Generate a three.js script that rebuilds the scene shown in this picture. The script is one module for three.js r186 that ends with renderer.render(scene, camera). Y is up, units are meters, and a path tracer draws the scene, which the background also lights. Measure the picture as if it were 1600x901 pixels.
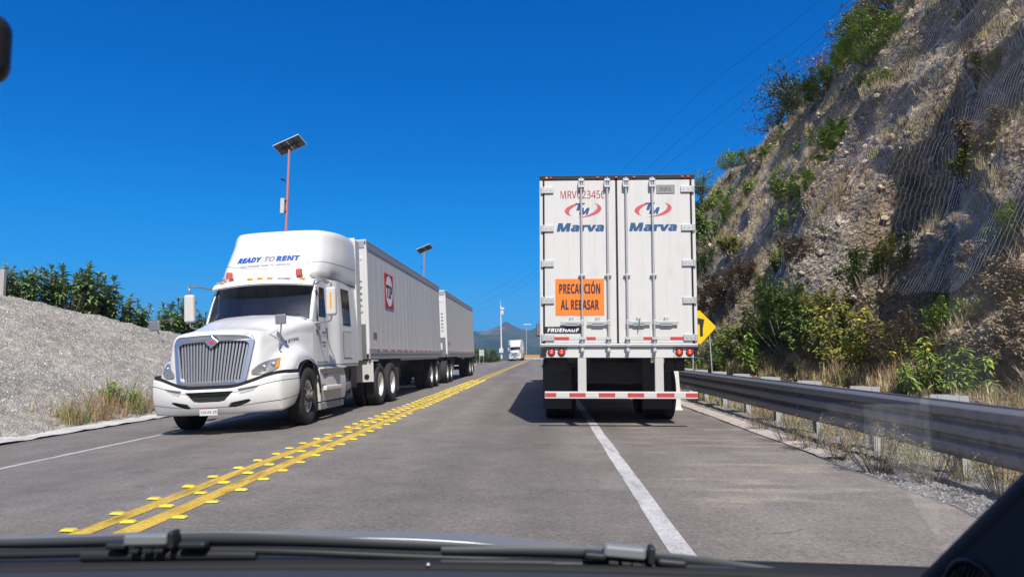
import * as THREE from 'three';
import { mergeGeometries, mergeVertices, toCreasedNormals } from 'three/addons/utils/BufferGeometryUtils.js';
import { RoundedBoxGeometry } from 'three/addons/geometries/RoundedBoxGeometry.js';
import { Brush, Evaluator, SUBTRACTION } from 'three-bvh-csg';

// ---------------------------------------------------------------- camera, sky, sun, exposure
const scene = new THREE.Scene();
const EYE = new THREE.Vector3(0, 1.2, 0), FOCAL = 1164;            // focal length in pixels of the 1600 x 901 photograph
const camera = new THREE.PerspectiveCamera(42.31, 1024 / 576, 0.05, 12000);
camera.position.copy(EYE);
camera.rotation.order = 'YXZ';
camera.rotation.set(Math.atan(102 / FOCAL), Math.atan((50 / FOCAL) * 0.9962), 0);
camera.updateMatrixWorld(true);
camera.focus = 14; camera.userData.fStop = 9;

const WINDSCREEN = true;
const renderer = new THREE.WebGLRenderer({ antialias: true });
renderer.setSize(1024, 576);
renderer.toneMapping = THREE.LinearToneMapping;
renderer.toneMappingExposure = 1.24;
renderer.shadowMap.enabled = true;

const SUN = new THREE.Vector3(0.17, 1, 0.86).normalize();
const sun = new THREE.DirectionalLight(new THREE.Color().setRGB(1, 0.955, 0.88), 4.5);
sun.position.copy(SUN).multiplyScalar(150); sun.position.z -= 40; sun.target.position.set(0, 0, -40);
sun.castShadow = true; sun.shadow.mapSize.set(4096, 4096);
Object.assign(sun.shadow.camera, { left: -60, right: 60, top: 80, bottom: -80, near: 1, far: 400 });
sun.name = 'sun'; scene.add(sun, sun.target);

{ // the clear sky: deep blue above, paler at the horizon, whitish round the sun behind the camera
  const W = 512, H = 256, data = new Float32Array(W * H * 4);
  const stops = [[-90, .10, .10, .11], [-6, .10, .13, .17], [-0.5, .13, .47, .86], [1, .115, .465, .88], [3, .078, .425, .885], [6.5, .026, .345, .89], [10.5, .010, .265, .80], [15, .005, .19, .67], [20, .002, .145, .57], [26, .001, .115, .485], [45, .006, .075, .36], [90, .01, .06, .27]];
  for (let j = 0; j < H; j++) for (let i = 0; i < W; i++) {
    const up = ((j + .5) / H - .5) * Math.PI, az = ((i + .5) / W - .5) * 2 * Math.PI, e = up * 180 / Math.PI;
    let k = 0; while (k < stops.length - 2 && e > stops[k + 1][0]) k++;
    const a = stops[k], b = stops[k + 1], t = THREE.MathUtils.clamp((e - a[0]) / (b[0] - a[0]), 0, 1);
    const c = Math.max(0, Math.cos(up) * (Math.cos(az) * SUN.x + Math.sin(az) * SUN.z) + Math.sin(up) * SUN.y);
    const glow = e > -1 ? 0.26 * Math.pow(c, 2.2) + 1.0 * Math.pow(c, 40) : 0;
    for (let q = 0; q < 3; q++) data[(j * W + i) * 4 + q] = (a[q + 1] + (b[q + 1] - a[q + 1]) * t) * .84 + glow * [1, .98, .93][q];
    data[(j * W + i) * 4 + 3] = 1;
  }
  const sky = new THREE.DataTexture(data, W, H, THREE.RGBAFormat, THREE.FloatType);
  sky.mapping = THREE.EquirectangularReflectionMapping; sky.magFilter = THREE.LinearFilter; sky.minFilter = THREE.LinearFilter; sky.needsUpdate = true;
  scene.background = sky; scene.environment = sky;
}

// ---------------------------------------------------------------- helpers
const PI = Math.PI, V = (x, y, z) => new THREE.Vector3(x, y, z), lerp = THREE.MathUtils.lerp, clamp = THREE.MathUtils.clamp, smooth = THREE.MathUtils.smoothstep;
function rng(seed) { return () => { seed = (seed + 0x6d2b79f5) | 0; let t = Math.imul(seed ^ (seed >>> 15), 1 | seed); t = (t + Math.imul(t ^ (t >>> 7), 61 | t)) ^ t; return ((t ^ (t >>> 14)) >>> 0) / 4294967296; }; }
const hash = (x, y) => { let h = Math.imul(x | 0, 374761393) + Math.imul(y | 0, 668265263); h = Math.imul(h ^ (h >>> 13), 1274126177); return ((h ^ (h >>> 16)) >>> 0) / 4294967296; };
const wrap = (a, p) => p ? ((a % p) + p) % p : a;
function vnoise(x, y, p = 0) {   // value noise 0..1, with period p if given
  const i = Math.floor(x), j = Math.floor(y), u = x - i, v = y - j, s = u * u * (3 - 2 * u), t = v * v * (3 - 2 * v);
  const a = wrap(i, p), b = wrap(i + 1, p), c = wrap(j, p), d = wrap(j + 1, p);
  return lerp(lerp(hash(a, c), hash(b, c), s), lerp(hash(a, d), hash(b, d), s), t);
}
function fbm(x, y, n = 4, p = 0) { let s = 0, a = .5, w = 0; for (let k = 0; k < n; k++) { s += a * vnoise(x + k * 17 * !p, y + k * 31 * !p, p); w += a; x *= 2; y *= 2; p *= 2; a *= .5; } return s / w; }
const used = {};
function numbered(name) { const n = used[name] = (used[name] ?? -1) + 1; return n ? name + '_' + String(n).padStart(3, '0') : name; }
function tag(o, label, category, group, kind) {
  if (label) o.userData.label = label; if (category) o.userData.category = category; if (group) o.userData.group = group; if (kind) o.userData.kind = kind;
  return o;
}
function base(name, [x, y, z] = [0, 0, 0], turn = 0) { const g = new THREE.Group(); g.name = numbered(name); g.position.set(x, y, z); g.rotation.y = turn; scene.add(g); return g; }
function copy(o, name = o.name.replace(/_\d{3}$/, '')) {
  const c = o.clone(); c.name = numbered(name); c.userData = { ...o.userData };
  scene.add(c); return c;
}
function prep(g) {
  if (g.index) g = g.toNonIndexed();
  if (!g.attributes.normal) g.computeVertexNormals();
  if (!g.attributes.uv) g.setAttribute('uv', new THREE.BufferAttribute(new Float32Array(g.attributes.position.count * 2), 2));
  for (const k of Object.keys(g.attributes)) if (!['position', 'normal', 'uv', 'color'].includes(k)) g.deleteAttribute(k);
  return g;
}
function join(list) { list = [].concat(list); return list.length === 1 ? list[0] : mergeGeometries(list.map(prep)); }
function mesh(name, geoms, mat, parent = scene) {
  let g = join(geoms); const fit = mat.userData.fit; if (fit) g = metres(g.index ? g.toNonIndexed() : g, (x, y) => [(x - fit[0]) / fit[2], (y - fit[1]) / fit[3]]);
  const m = new THREE.Mesh(g, mat); m.name = parent === scene ? numbered(name) : name; m.castShadow = m.receiveShadow = true; parent.add(m); return m;
}
const struct = (name, geoms, mat) => tag(mesh(name, geoms, mat), null, null, null, 'structure');
function bx(w, h, d, x = 0, y = 0, z = 0, r = 0) { const g = r ? new RoundedBoxGeometry(w, h, d, 2, Math.min(r, w / 2.01, h / 2.01, d / 2.01)) : new THREE.BoxGeometry(w, h, d); g.translate(x, y, z); return g; }
function bar(a, b, r, seg = 8, r2 = r) {
  const A = V(...a), B = V(...b), d = B.clone().sub(A), g = new THREE.CylinderGeometry(r2, r, d.length(), seg);
  g.applyQuaternion(new THREE.Quaternion().setFromUnitVectors(V(0, 1, 0), d.normalize())); g.translate((A.x + B.x) / 2, (A.y + B.y) / 2, (A.z + B.z) / 2); return g;
}
function tube(pts, r, seg = 24, rad = 8) { return new THREE.TubeGeometry(new THREE.CatmullRomCurve3(pts.map((p) => V(...p))), seg, r, rad); }
function cylX(r, w, x, y, z, seg = 24) { const g = new THREE.CylinderGeometry(r, r, w, seg); g.rotateZ(PI / 2); g.translate(x, y, z); return g; }
function cylZ(r, w, x, y, z, seg = 24) { const g = new THREE.CylinderGeometry(r, r, w, seg); g.rotateX(PI / 2); g.translate(x, y, z); return g; }
function shapeOf(pts) { return new THREE.Shape(pts.map((p) => new THREE.Vector2(...p))); }
function extr(pts, depth, z = 0, bevel = 0, holes = []) {
  const s = pts instanceof THREE.Shape ? pts : shapeOf(pts); for (const h of holes) s.holes.push(h instanceof THREE.Path ? h : new THREE.Path(h.map((p) => new THREE.Vector2(...p))));
  const g = new THREE.ExtrudeGeometry(s, { depth, bevelEnabled: bevel > 0, bevelSize: bevel, bevelThickness: bevel, bevelSegments: 2, curveSegments: 12 }); g.translate(0, 0, z); return g;
}
function roundRect(x0, y0, x1, y1, r, P = THREE.Shape) {
  const s = new P(); s.moveTo(x0 + r, y0); s.lineTo(x1 - r, y0); s.quadraticCurveTo(x1, y0, x1, y0 + r); s.lineTo(x1, y1 - r); s.quadraticCurveTo(x1, y1, x1 - r, y1); s.lineTo(x0 + r, y1); s.quadraticCurveTo(x0, y1, x0, y1 - r); s.lineTo(x0, y0 + r); s.quadraticCurveTo(x0, y0, x0 + r, y0); return s;
}
function surf(fn, nu, nv, flip = false) {   // a smooth sheet from fn(u, v) -> [x, y, z]
  const pos = [], uv = [], idx = [];
  for (let j = 0; j <= nv; j++) for (let i = 0; i <= nu; i++) { pos.push(...fn(i / nu, j / nv)); uv.push(i / nu, j / nv); }
  for (let j = 0; j < nv; j++) for (let i = 0; i < nu; i++) { const a = j * (nu + 1) + i, b = a + 1, c = a + nu + 1, d = c + 1; flip ? idx.push(a, c, b, b, c, d) : idx.push(a, b, c, b, d, c); }
  const g = new THREE.BufferGeometry(); g.setAttribute('position', new THREE.Float32BufferAttribute(pos, 3)); g.setAttribute('uv', new THREE.Float32BufferAttribute(uv, 2)); g.setIndex(idx); g.computeVertexNormals(); return g;
}
const cr = (a, b, c, d, t) => .5 * (2 * b + (c - a) * t + (2 * a - 5 * b + 4 * c - d) * t * t + (3 * b - a - 3 * c + d) * t * t * t);
function net(rows) {   // smooth surface through a grid of points, S(u along a row, v across the rows)
  const R = rows.length, C = rows[0].length, at = (v, n) => { const f = clamp(v, 0, 1) * (n - 1), i = Math.min(Math.floor(f), n - 2); return [i, f - i]; };
  const row = (r, u) => { const [i, t] = at(u, C), p = (k) => r[clamp(k, 0, C - 1)]; return [0, 1, 2].map((q) => cr(i ? p(i - 1)[q] : 2 * p(0)[q] - p(1)[q], p(i)[q], p(i + 1)[q], i < C - 2 ? p(i + 2)[q] : 2 * p(C - 1)[q] - p(C - 2)[q], t)); };
  return (u, v) => { const [i, t] = at(v, R), p = [-1, 0, 1, 2].map((k) => row(rows[clamp(i + k, 0, R - 1)], u)); return [0, 1, 2].map((q) => cr(i ? p[0][q] : 2 * p[1][q] - p[2][q], p[1][q], p[2][q], i < R - 2 ? p[3][q] : 2 * p[2][q] - p[1][q], t)); };
}
const mirrorX = (S) => (u, v) => { const p = S(u, v); return [-p[0], p[1], p[2]]; };
function bothSides(S, nu, nv) { return [surf(S, nu, nv), surf(mirrorX(S), nu, nv, true)]; }
function patch(S, u0, u1, v0, v1, lift, nu = 10, nv = 10, shape) {   // a piece lying on surface S, raised by lift along the normal
  return surf((a, b) => {
    let u = lerp(u0, u1, a), v = lerp(v0, v1, b); if (shape) [u, v] = shape(a, b);
    const e = 1e-3, p = V(...S(u, v)), du = V(...S(Math.min(u + e, 1), v)).sub(V(...S(Math.max(u - e, 0), v))), dv = V(...S(u, Math.min(v + e, 1))).sub(V(...S(u, Math.max(v - e, 0)))), n = du.cross(dv).normalize();
    return p.addScaledVector(n, lift).toArray();
  }, nu, nv);
}
// a pixel of the photograph and a distance along the road -> a point of the place
const rayOf = (px, py) => V((px - 800) / FOCAL, (450.5 - py) / FOCAL, -1).applyEuler(camera.rotation);
function at(px, py, d) { const r = rayOf(px, py); return EYE.clone().addScaledVector(r, -d / r.z); }
const std = (r, g, b, roughness = .8, metalness = 0, more = {}) => new THREE.MeshStandardMaterial({ color: new THREE.Color().setRGB(r, g, b), roughness, metalness, ...more });
const phys = (r, g, b, roughness, more = {}) => new THREE.MeshPhysicalMaterial({ color: new THREE.Color().setRGB(r, g, b), roughness, ...more });
function dataTex(w, h, fn, srgb = false) {   // fn(u, v) -> grey or [r, g, b], linear values 0..1
  const d = new Uint8Array(w * h * 4), enc = (x) => 255 * clamp(srgb ? (x <= .0031308 ? 12.92 * x : 1.055 * Math.pow(x, 1 / 2.4) - .055) : x, 0, 1);
  for (let j = 0; j < h; j++) for (let i = 0; i < w; i++) { const c = fn(i / w, j / h), o = (j * w + i) * 4; for (let q = 0; q < 3; q++) d[o + q] = enc(c[q] ?? c); d[o + 3] = 255; }
  const t = new THREE.DataTexture(d, w, h); t.wrapS = t.wrapT = THREE.RepeatWrapping; t.magFilter = t.minFilter = THREE.LinearFilter; if (srgb) t.colorSpace = THREE.SRGBColorSpace; t.needsUpdate = true; return t;
}
function canvasTex(w, h, draw) { const c = document.createElement('canvas'); c.width = w; c.height = h; draw(c.getContext('2d'), w, h); const t = new THREE.CanvasTexture(c); t.colorSpace = THREE.SRGBColorSpace; return t; }
function tinted(g, fn) {   // vertex colours from fn(x, y, z) -> [r, g, b]
  const p = g.attributes.position, c = new Float32Array(p.count * 3); for (let i = 0; i < p.count; i++) c.set(fn(p.getX(i), p.getY(i), p.getZ(i)), i * 3);
  g.setAttribute('color', new THREE.BufferAttribute(c, 3)); return g;
}
function metres(g, fn) { const p = g.attributes.position, uv = new Float32Array(p.count * 2); for (let i = 0; i < p.count; i++) uv.set(fn(p.getX(i), p.getY(i), p.getZ(i)), i * 2); g.setAttribute('uv', new THREE.BufferAttribute(uv, 2)); return g; }
const repeat = (t, x, y = x) => { const c = t.clone(); c.repeat.set(x, y); c.needsUpdate = true; return c; };

// ---------------------------------------------------------------- materials
const grit = dataTex(512, 512, (u, v) => .45 * fbm(u * 64, v * 64, 3, 64) + .55 * vnoise(u * 256, v * 256, 256));
const lumpy = dataTex(512, 512, (u, v) => fbm(u * 24, v * 24, 5, 24));
const M = {
  white: phys(.76, .76, .75, .32, { clearcoat: .5, clearcoatRoughness: .12 }),
  whiteDull: std(.62, .62, .61, .5), dirtyWhite: std(.52, .51, .485, .6), offWhite: std(.56, .545, .515, .65),
  black: std(.015, .015, .017, .45), blackMatte: std(.022, .022, .024, .8), rubber: std(.028, .028, .030, .85, 0, { bumpMap: repeat(grit, 4), bumpScale: .002 }),
  chassis: std(.03, .03, .032, .6), chrome: std(.62, .62, .62, .27, .92), grilleBar: std(.40, .40, .40, .35, .6), alu: std(.56, .57, .58, .38, 1), steel: std(.36, .37, .38, .45, .8), galv: std(.52, .53, .54, .55, .55, { bumpMap: repeat(lumpy, 2), bumpScale: .001 }),
  hub: std(.58, .57, .54, .5), amber: std(.85, .32, .02, .35), redLens: std(.50, .06, .03, .3), red: std(.55, .035, .03, .5),
  glass: phys(.012, .016, .022, .04, { specularIntensity: 1 }), lens: phys(.75, .76, .76, .08, { clearcoat: 1 }),
  headGlass: phys(.95, .95, .95, .05, { transmission: 1 }), pane: phys(.56, .70, .80, .02, { transmission: 1, ior: 2.0 }), beacon: phys(.55, .10, .06, .35, { clearcoat: .5 }),
  tailRed: phys(.62, .035, .015, .25, { clearcoat: 1 }), tailCore: std(.95, .35, .08, .3),
  railSteel: std(.165, .17, .18, .55, .3), railPlate: std(.26, .27, .28, .5, .4), railFar: std(.16, .19, .17, .6, .3), postWhite: std(.70, .69, .66, .85), postGrey: std(.42, .40, .37, .9), poleRed: std(.50, .20, .18, .6), solarBack: std(.12, .12, .13, .5), signGrey: std(.45, .47, .48, .5), cable: std(.02, .025, .04, .6), flower: std(.85, .62, .02, .6),
  tapeRed: std(.52, .06, .06, .45), tapeWhite: std(.56, .56, .545, .45), yellowSign: std(.85, .56, .005, .5), blackPrint: std(.02, .02, .02, .6),
};
function faceTex(W, H, draw, x0, y0, w, h) { const m = std(1, 1, 1, .5, 0, { map: canvasTex(W, H, draw) }); m.userData.fit = [x0, y0, w, h]; return m; }   // print that fills the front of a flat plate
// ---------------------------------------------------------------- ground, road and markings
const CROWN = -2.96, bend = (d) => d > 150 ? (d - 150) ** 2 / 460 : 0;          // the road bends to the right far ahead
const roadY = (x) => x < CROWN ? -0.05 * (CROWN - Math.max(x, -9.4)) : 0;       // crowned: the oncoming lane falls away to the left
const spread = (a, b, n, p = 1) => Array.from({ length: n + 1 }, (_, i) => a + (b - a) * Math.pow(i / n, p));
function sheet(xs, ds, yf, xf = (x) => x) {
  const g = new THREE.BufferGeometry(), pos = [], uv = [], idx = [], n = xs.length;
  for (const d of ds) for (const x of xs) { const X = xf(x, d); pos.push(X, yf(x, d), -d); uv.push(x, d); }
  for (let j = 0; j < ds.length - 1; j++) for (let i = 0; i < n - 1; i++) { const a = j * n + i; idx.push(a, a + 1, a + n, a + 1, a + n + 1, a + n); }
  g.setAttribute('position', new THREE.Float32BufferAttribute(pos, 3)); g.setAttribute('uv', new THREE.Float32BufferAttribute(uv, 2)); g.setIndex(idx); g.computeVertexNormals(); return g;
}
{
  const xs = [-9000, -4000, -1500, -600, -250, -120, -60, -30, -18, -10.2, -6, CROWN, 0, 3, 7, 14, 30, 60, 120, 250, 600, 1500, 4000, 9000], ds = [-9000, -3000, -800, -200, -60, ...spread(-30, 170, 30), 220, 300, 420, 600, 900, 1400, 2200, 3500, 6000, 9500];
  struct('ground', tinted(sheet(xs, ds, (x, d) => roadY(x) - .06 - (x < -10 ? .12 : 0) - smooth(d, 170, 420) * 5 * (Math.abs(x - 3) > 5 || d > 260 ? 1 : .2)), (x, y, z) => -z > 170 ? [.06, .075, .035] : [.17, .14, .10]), std(1, 1, 1, .95, 0, { vertexColors: true, bumpMap: repeat(lumpy, .3), bumpScale: .05 }));
}
const asphaltMap = dataTex(1024, 1024, (u, v) => {
  const g = vnoise(u * 300, v * 300, 300), h = vnoise(u * 150 + .3, v * 150, 150), b = fbm(u * 10, v * 10, 4, 10), s = hash(u * 1024, v * 1024);
  let k = .80 + .34 * (g - .5) + .26 * (h - .5) + .30 * (b - .5) + (s > .985 ? .35 : 0) - (s < .02 ? .25 : 0);
  return [k * .99, k * .965, k * .945];
}, true);
const asphalt = std(.246, .224, .204, .88, 0, { map: repeat(asphaltMap, .30), bumpMap: repeat(grit, .6), bumpScale: .006, vertexColors: true });
const roadXs = spread(-8.95, 3.32, 90), roadDs = [...spread(-30, 3, 12), ...spread(3.3, 14, 190), ...spread(14.1, 40, 120), ...spread(41, 150, 60), ...spread(153, 320, 60)];
function roadTint(x, y, z) {   // patches of worn binder, long scuffs in the direction of travel, sandy streaks on the right shoulder
  const d = -z; let k = .84 + .32 * fbm(x * .7 + 40, d * .16, 4) + .22 * (fbm(x * 2.6, d * .5 + 9, 3) - .5) + .25 * (vnoise(x * 1.9 + 7, d * .07) - .5);
  k -= (.10 * Math.exp(-(((x + 1.05) / .35) ** 2)) + .05 * Math.exp(-(((x + 2.0) / .3) ** 2)) + .05 * Math.exp(-(((x + .1) / .3) ** 2)) + .10 * Math.exp(-(((x + 4.75) / .4) ** 2))) * (.3 + 1.4 * fbm(x * 3, d * .25 + 60, 3)); const sand = (x > 1 ? smooth(x, 1, 1.6) : 0) * (2.4 * Math.max(0, fbm(x * 1.5 + 3, d * 5 + .8 * vnoise(x * 2, d), 4) - .52) + .35 * Math.max(0, fbm(x * .8, d * .8 + 20, 3) - .45)) * (1 - smooth(d, 16, 40) * .6);
  return [k + sand * 1.1, k + sand * .95, k + sand * .72];
}
struct('road', tinted(sheet(roadXs, roadDs, (x) => roadY(x), (x, d) => (x === roadXs[90] ? x - .22 * fbm(d * .9, 3, 3) : x) + bend(d)), roadTint), asphalt);

{ // hairline cracks in the asphalt
  const r = rng(31), list = [];
  for (let k = 0; k < 34; k++) { const left = k % 3 === 0, d0 = left ? 6 + 8 * r() : 4.4 + 12 * r(), x0 = left ? -6 + 2.4 * r() : -2.2 + 4.6 * r(), L = .12 + .5 * r(), a = (r() - .5) * .8 + (r() < .25 ? 1.4 : 0), n = 9, pts = []; let x = x0, d = d0, t = a; for (let i = 0; i <= n; i++) { pts.push([x, d]); t += (r() - .5) * .9; t = lerp(t, a, .3); x += Math.cos(t) * L / n; d += Math.sin(t) * L / n; }
    const pos = [], idx = []; pts.forEach(([x, d], i) => { const w = .0035 * Math.sin(PI * (i + .3) / (n + .6)) * (.7 + r()); pos.push(x, roadY(x) + .0022, -d - w, x, roadY(x) + .0022, -d + w); if (i) idx.push(2 * i - 2, 2 * i, 2 * i - 1, 2 * i - 1, 2 * i, 2 * i + 1); });
    const g = new THREE.BufferGeometry(); g.setAttribute('position', new THREE.Float32BufferAttribute(pos, 3)); g.setIndex(idx); g.computeVertexNormals(); list.push(g); }
  struct('road_cracks', list, std(.05, .047, .045, .95));
}
const paintWear = (seed, k) => (x, y, z) => { const n = fbm(x * 9 + seed, z * 2.2, 4), f = fbm(x * 40 + seed, z * 30, 2); const w = k * (.86 + .30 * (n - .5) - (f > .72 ? .35 : 0)); return [w, w, w]; };
function strip(name, x0, x1, d0, d1, mat, lift, wear, step = .25) {
  const ds = [...spread(d0, Math.min(60, d1), Math.ceil((Math.min(60, d1) - d0) / step)), ...(d1 > 60 ? spread(61, d1, Math.ceil((d1 - 61) / 3)) : [])];
  const g = sheet(spread(x0, x1, 4), ds, (x) => roadY(x) + lift, (x, d) => x + bend(d) + (x === x0 || x === x1 ? .012 * (vnoise(d * 3, x0 * 9) - .5) : 0));
  return struct(name, tinted(g, wear), mat);
}
const linePaint = std(1, 1, 1, .75, 0, { vertexColors: true, map: repeat(asphaltMap, .35), bumpMap: repeat(grit, .6), bumpScale: .004 }), white = (k) => (x, y, z) => paintWear(3, k)(x, y, z);
strip('edge_line', .755, .905, -10, 150, linePaint, .004, white(.78));
strip('edge_line', -6.60, -6.49, 6, 300, linePaint, .004, white(.74));
const yellowPaint = std(.92, .62, .085, .7, 0, { vertexColors: true, map: repeat(asphaltMap, .35), bumpMap: repeat(grit, .6), bumpScale: .004 });
strip('double_yellow_line', -3.205, -3.04, -10, 300, yellowPaint, .004, paintWear(11, 1.0));
strip('double_yellow_line', -2.895, -2.73, -10, 300, yellowPaint, .004, paintWear(17, 1.0));

{ // raised plastic road studs in three rows along the double line
  const shape = (() => { const w = .052, e = .033; return surf((u, v) => { const a = u * 2 - 1, b = v * 2 - 1, k = Math.min(1, (1 - Math.abs(a)) * 3.2) * Math.min(1, (1 - Math.abs(b)) * 3.2); return [a * w, .003 + .014 * Math.sqrt(Math.max(0, k)), -b * e]; }, 12, 12); })();
  const mats = [[.78, .64, .03], [.68, .55, .045], [.84, .70, .025]].map((k) => phys(...k, .5, { clearcoat: .15 }));
  const rows = [[-3.255, 'left', 'yellow raised road stud in the row beside the oncoming lane'], [-2.965, 'between', 'yellow raised road stud in the row between the two yellow lines'], [-2.675, 'right', 'yellow raised road stud in the row beside the near lane']];
  let first;
  rows.forEach(([x, , label], k) => {
    const r = rng(50 + k);
    for (let i = 0, d = 3.45 + k * .17; d < 34; i++, d += .555) {
      if (r() < .04 && d > 9) continue;
      const s = first ? copy(first) : (first = mesh('road_stud', shape, mats[0]));
      s.material = mats[Math.floor(r() * 3)];
      s.position.set(x + (r() - .5) * .03, roadY(x) + .004, -d + (r() - .5) * .06); s.rotation.y = (r() - .5) * .22;
      tag(s, label, 'road stud', 'yellow road studs in the row ' + ['left of the double line', 'between the yellow lines', 'right of the double line'][k]);
    }
  });
}

// ---------------------------------------------------------------- right verge: gravel, concrete drain strip, berm behind the rail
const vergeY = (x, d) => { const r = smooth(x, 4.25, 5.5) * .47 + smooth(x, 5.6, 7.4) * .12; return -.012 + (x > 3.5 ? .02 : 0) + r + (fbm(x * 3, d * 3, 3) - .5) * (.04 + .10 * smooth(x, 4.2, 5)) * smooth(x, 3.1, 3.7); };
const gravelMap = dataTex(1024, 1024, (u, v) => { const a = vnoise(u * 90, v * 90, 90), b = vnoise(u * 190, v * 190, 190), c = fbm(u * 8, v * 8, 3, 8), k = .42 + .62 * a * b + .3 * (a - .5) + .3 * (c - .5) + (hash(u * 1024, v * 1024) - .5) * .12; return [k, k * .97, k * .95]; }, true);
const vergeXs = [...spread(2.95, 4.6, 22), ...spread(4.7, 9.5, 26)];
const litterTint = (x, y, z) => { const d = -z, n = fbm(x * 1.3, d * 1.1, 4), t = smooth(x, 4.2, 4.9), g = [.32, .31, .305], s = n > .52 ? [.30, .20, .13] : [.22, .165, .12]; return [0, 1, 2].map((q) => lerp(g[q], s[q], t) * (.8 + .45 * fbm(x * 5, d * 5, 2))); };
struct('gravel_shoulder', tinted(sheet(vergeXs, [...spread(1, 26, 220), ...spread(26.5, 150, 120)], vergeY, (x, d) => x === 2.95 ? 3.02 + .28 * fbm(d * 1.4, 8, 3) : x), litterTint), std(1, 1, 1, .95, 0, { vertexColors: true, map: repeat(gravelMap, .75), bumpMap: repeat(lumpy, 1.6), bumpScale: .03 }));
const concreteMap = dataTex(512, 512, (u, v) => { const k = .86 + .5 * (fbm(u * 9, v * 9, 5, 9) - .5) - (vnoise(u * 60, v * 60, 60) > .86 ? .2 : 0); return [k, k * .98, k * .95]; }, true);
const concrete = std(.56, .50, .45, .9, 0, { map: repeat(concreteMap, .6), bumpMap: repeat(grit, .7), bumpScale: .006 }), paleConcrete = std(.70, .69, .665, .9, 0, { map: repeat(concreteMap, .5), bumpMap: repeat(lumpy, .8), bumpScale: .02 });
struct('concrete_drain_strip', sheet(spread(3.20, 3.52, 6), spread(8.9, 60, 210), (x, d) => .012 + .022 * (1 - Math.abs((x - 3.36) / .16) ** 6) - (d < 9.1 ? .02 : 0), (x, d) => x + (x > 3.36 ? .12 : .05) * (fbm(d * 2.2, x * 3, 3) - .5) + (x - 3.36) * .25 * (fbm(d * .5, 2) - .5)), concrete);
struct('concrete_gutter', sheet(spread(-10.9, -8.9, 26), spread(3, 62, 320), (x, d) => roadY(-8.95) + .03 - .06 * Math.sin((clamp(x, -10.3, -8.9) + 8.9) / -1.4 * PI) + (x < -10.1 ? .02 + (-10.1 - x) * .06 : 0) + (fbm(x * 5, d * 4, 3) - .5) * .045, (x, d) => x + (x < -9.9 ? (fbm(d * .8, 5, 3) - .5) * .9 : 0) * (x + 9.9) / -1 + (x === -8.9 ? .05 * (fbm(d * 2, 1, 3) - .5) : 0)), paleConcrete);
function stones(name, n, seed, place, size, tint, kind = 'stuff') {
  const g = new THREE.IcosahedronGeometry(1, 0), p = g.attributes.position, r0 = rng(seed + 1); for (let i = 0; i < p.count; i++) { const k = .75 + .45 * hash(Math.round(p.getX(i) * 90), Math.round(p.getY(i) * 90 + p.getZ(i) * 50)); p.setXYZ(i, p.getX(i) * k, p.getY(i) * k * .7, p.getZ(i) * k); } g.computeVertexNormals();
  const m = new THREE.InstancedMesh(g, std(1, 1, 1, .9), n), r = rng(seed), o = new THREE.Object3D(), c = new THREE.Color();
  for (let i = 0; i < n; i++) { o.position.copy(place(r)); o.rotation.set(r() * 6, r() * 6, r() * 6); o.scale.setScalar(size(r)); o.updateMatrix(); m.setMatrixAt(i, o.matrix); const k = .7 + .6 * r(); m.setColorAt(i, c.setRGB(tint[0] * k, tint[1] * k, tint[2] * k)); }
  m.name = numbered(name); m.castShadow = m.receiveShadow = true; scene.add(m); return tag(m, null, null, null, kind);
}
tag(stones('gravel', 15000, 5, (r) => { const d = 4.2 + 20 * r() ** 1.7, x = 3.25 + 1.25 * r(); return V(x, vergeY(x, d) + .004, -d); }, (r) => .005 + .012 * r() ** 2, [.27, .26, .255]), 'loose grey gravel between the asphalt edge and the guardrail', 'gravel');
tag(stones('leaf_litter', 7000, 6, (r) => { const d = 5 + 26 * r() ** 1.2, x = 4.7 + 2.2 * r(); return V(x, vergeY(x, d) + .008, -d); }, (r) => .012 + .03 * r() ** 2, [.27, .18, .12]), 'reddish brown stones and dead leaves on the berm behind the guardrail', 'litter');

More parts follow.
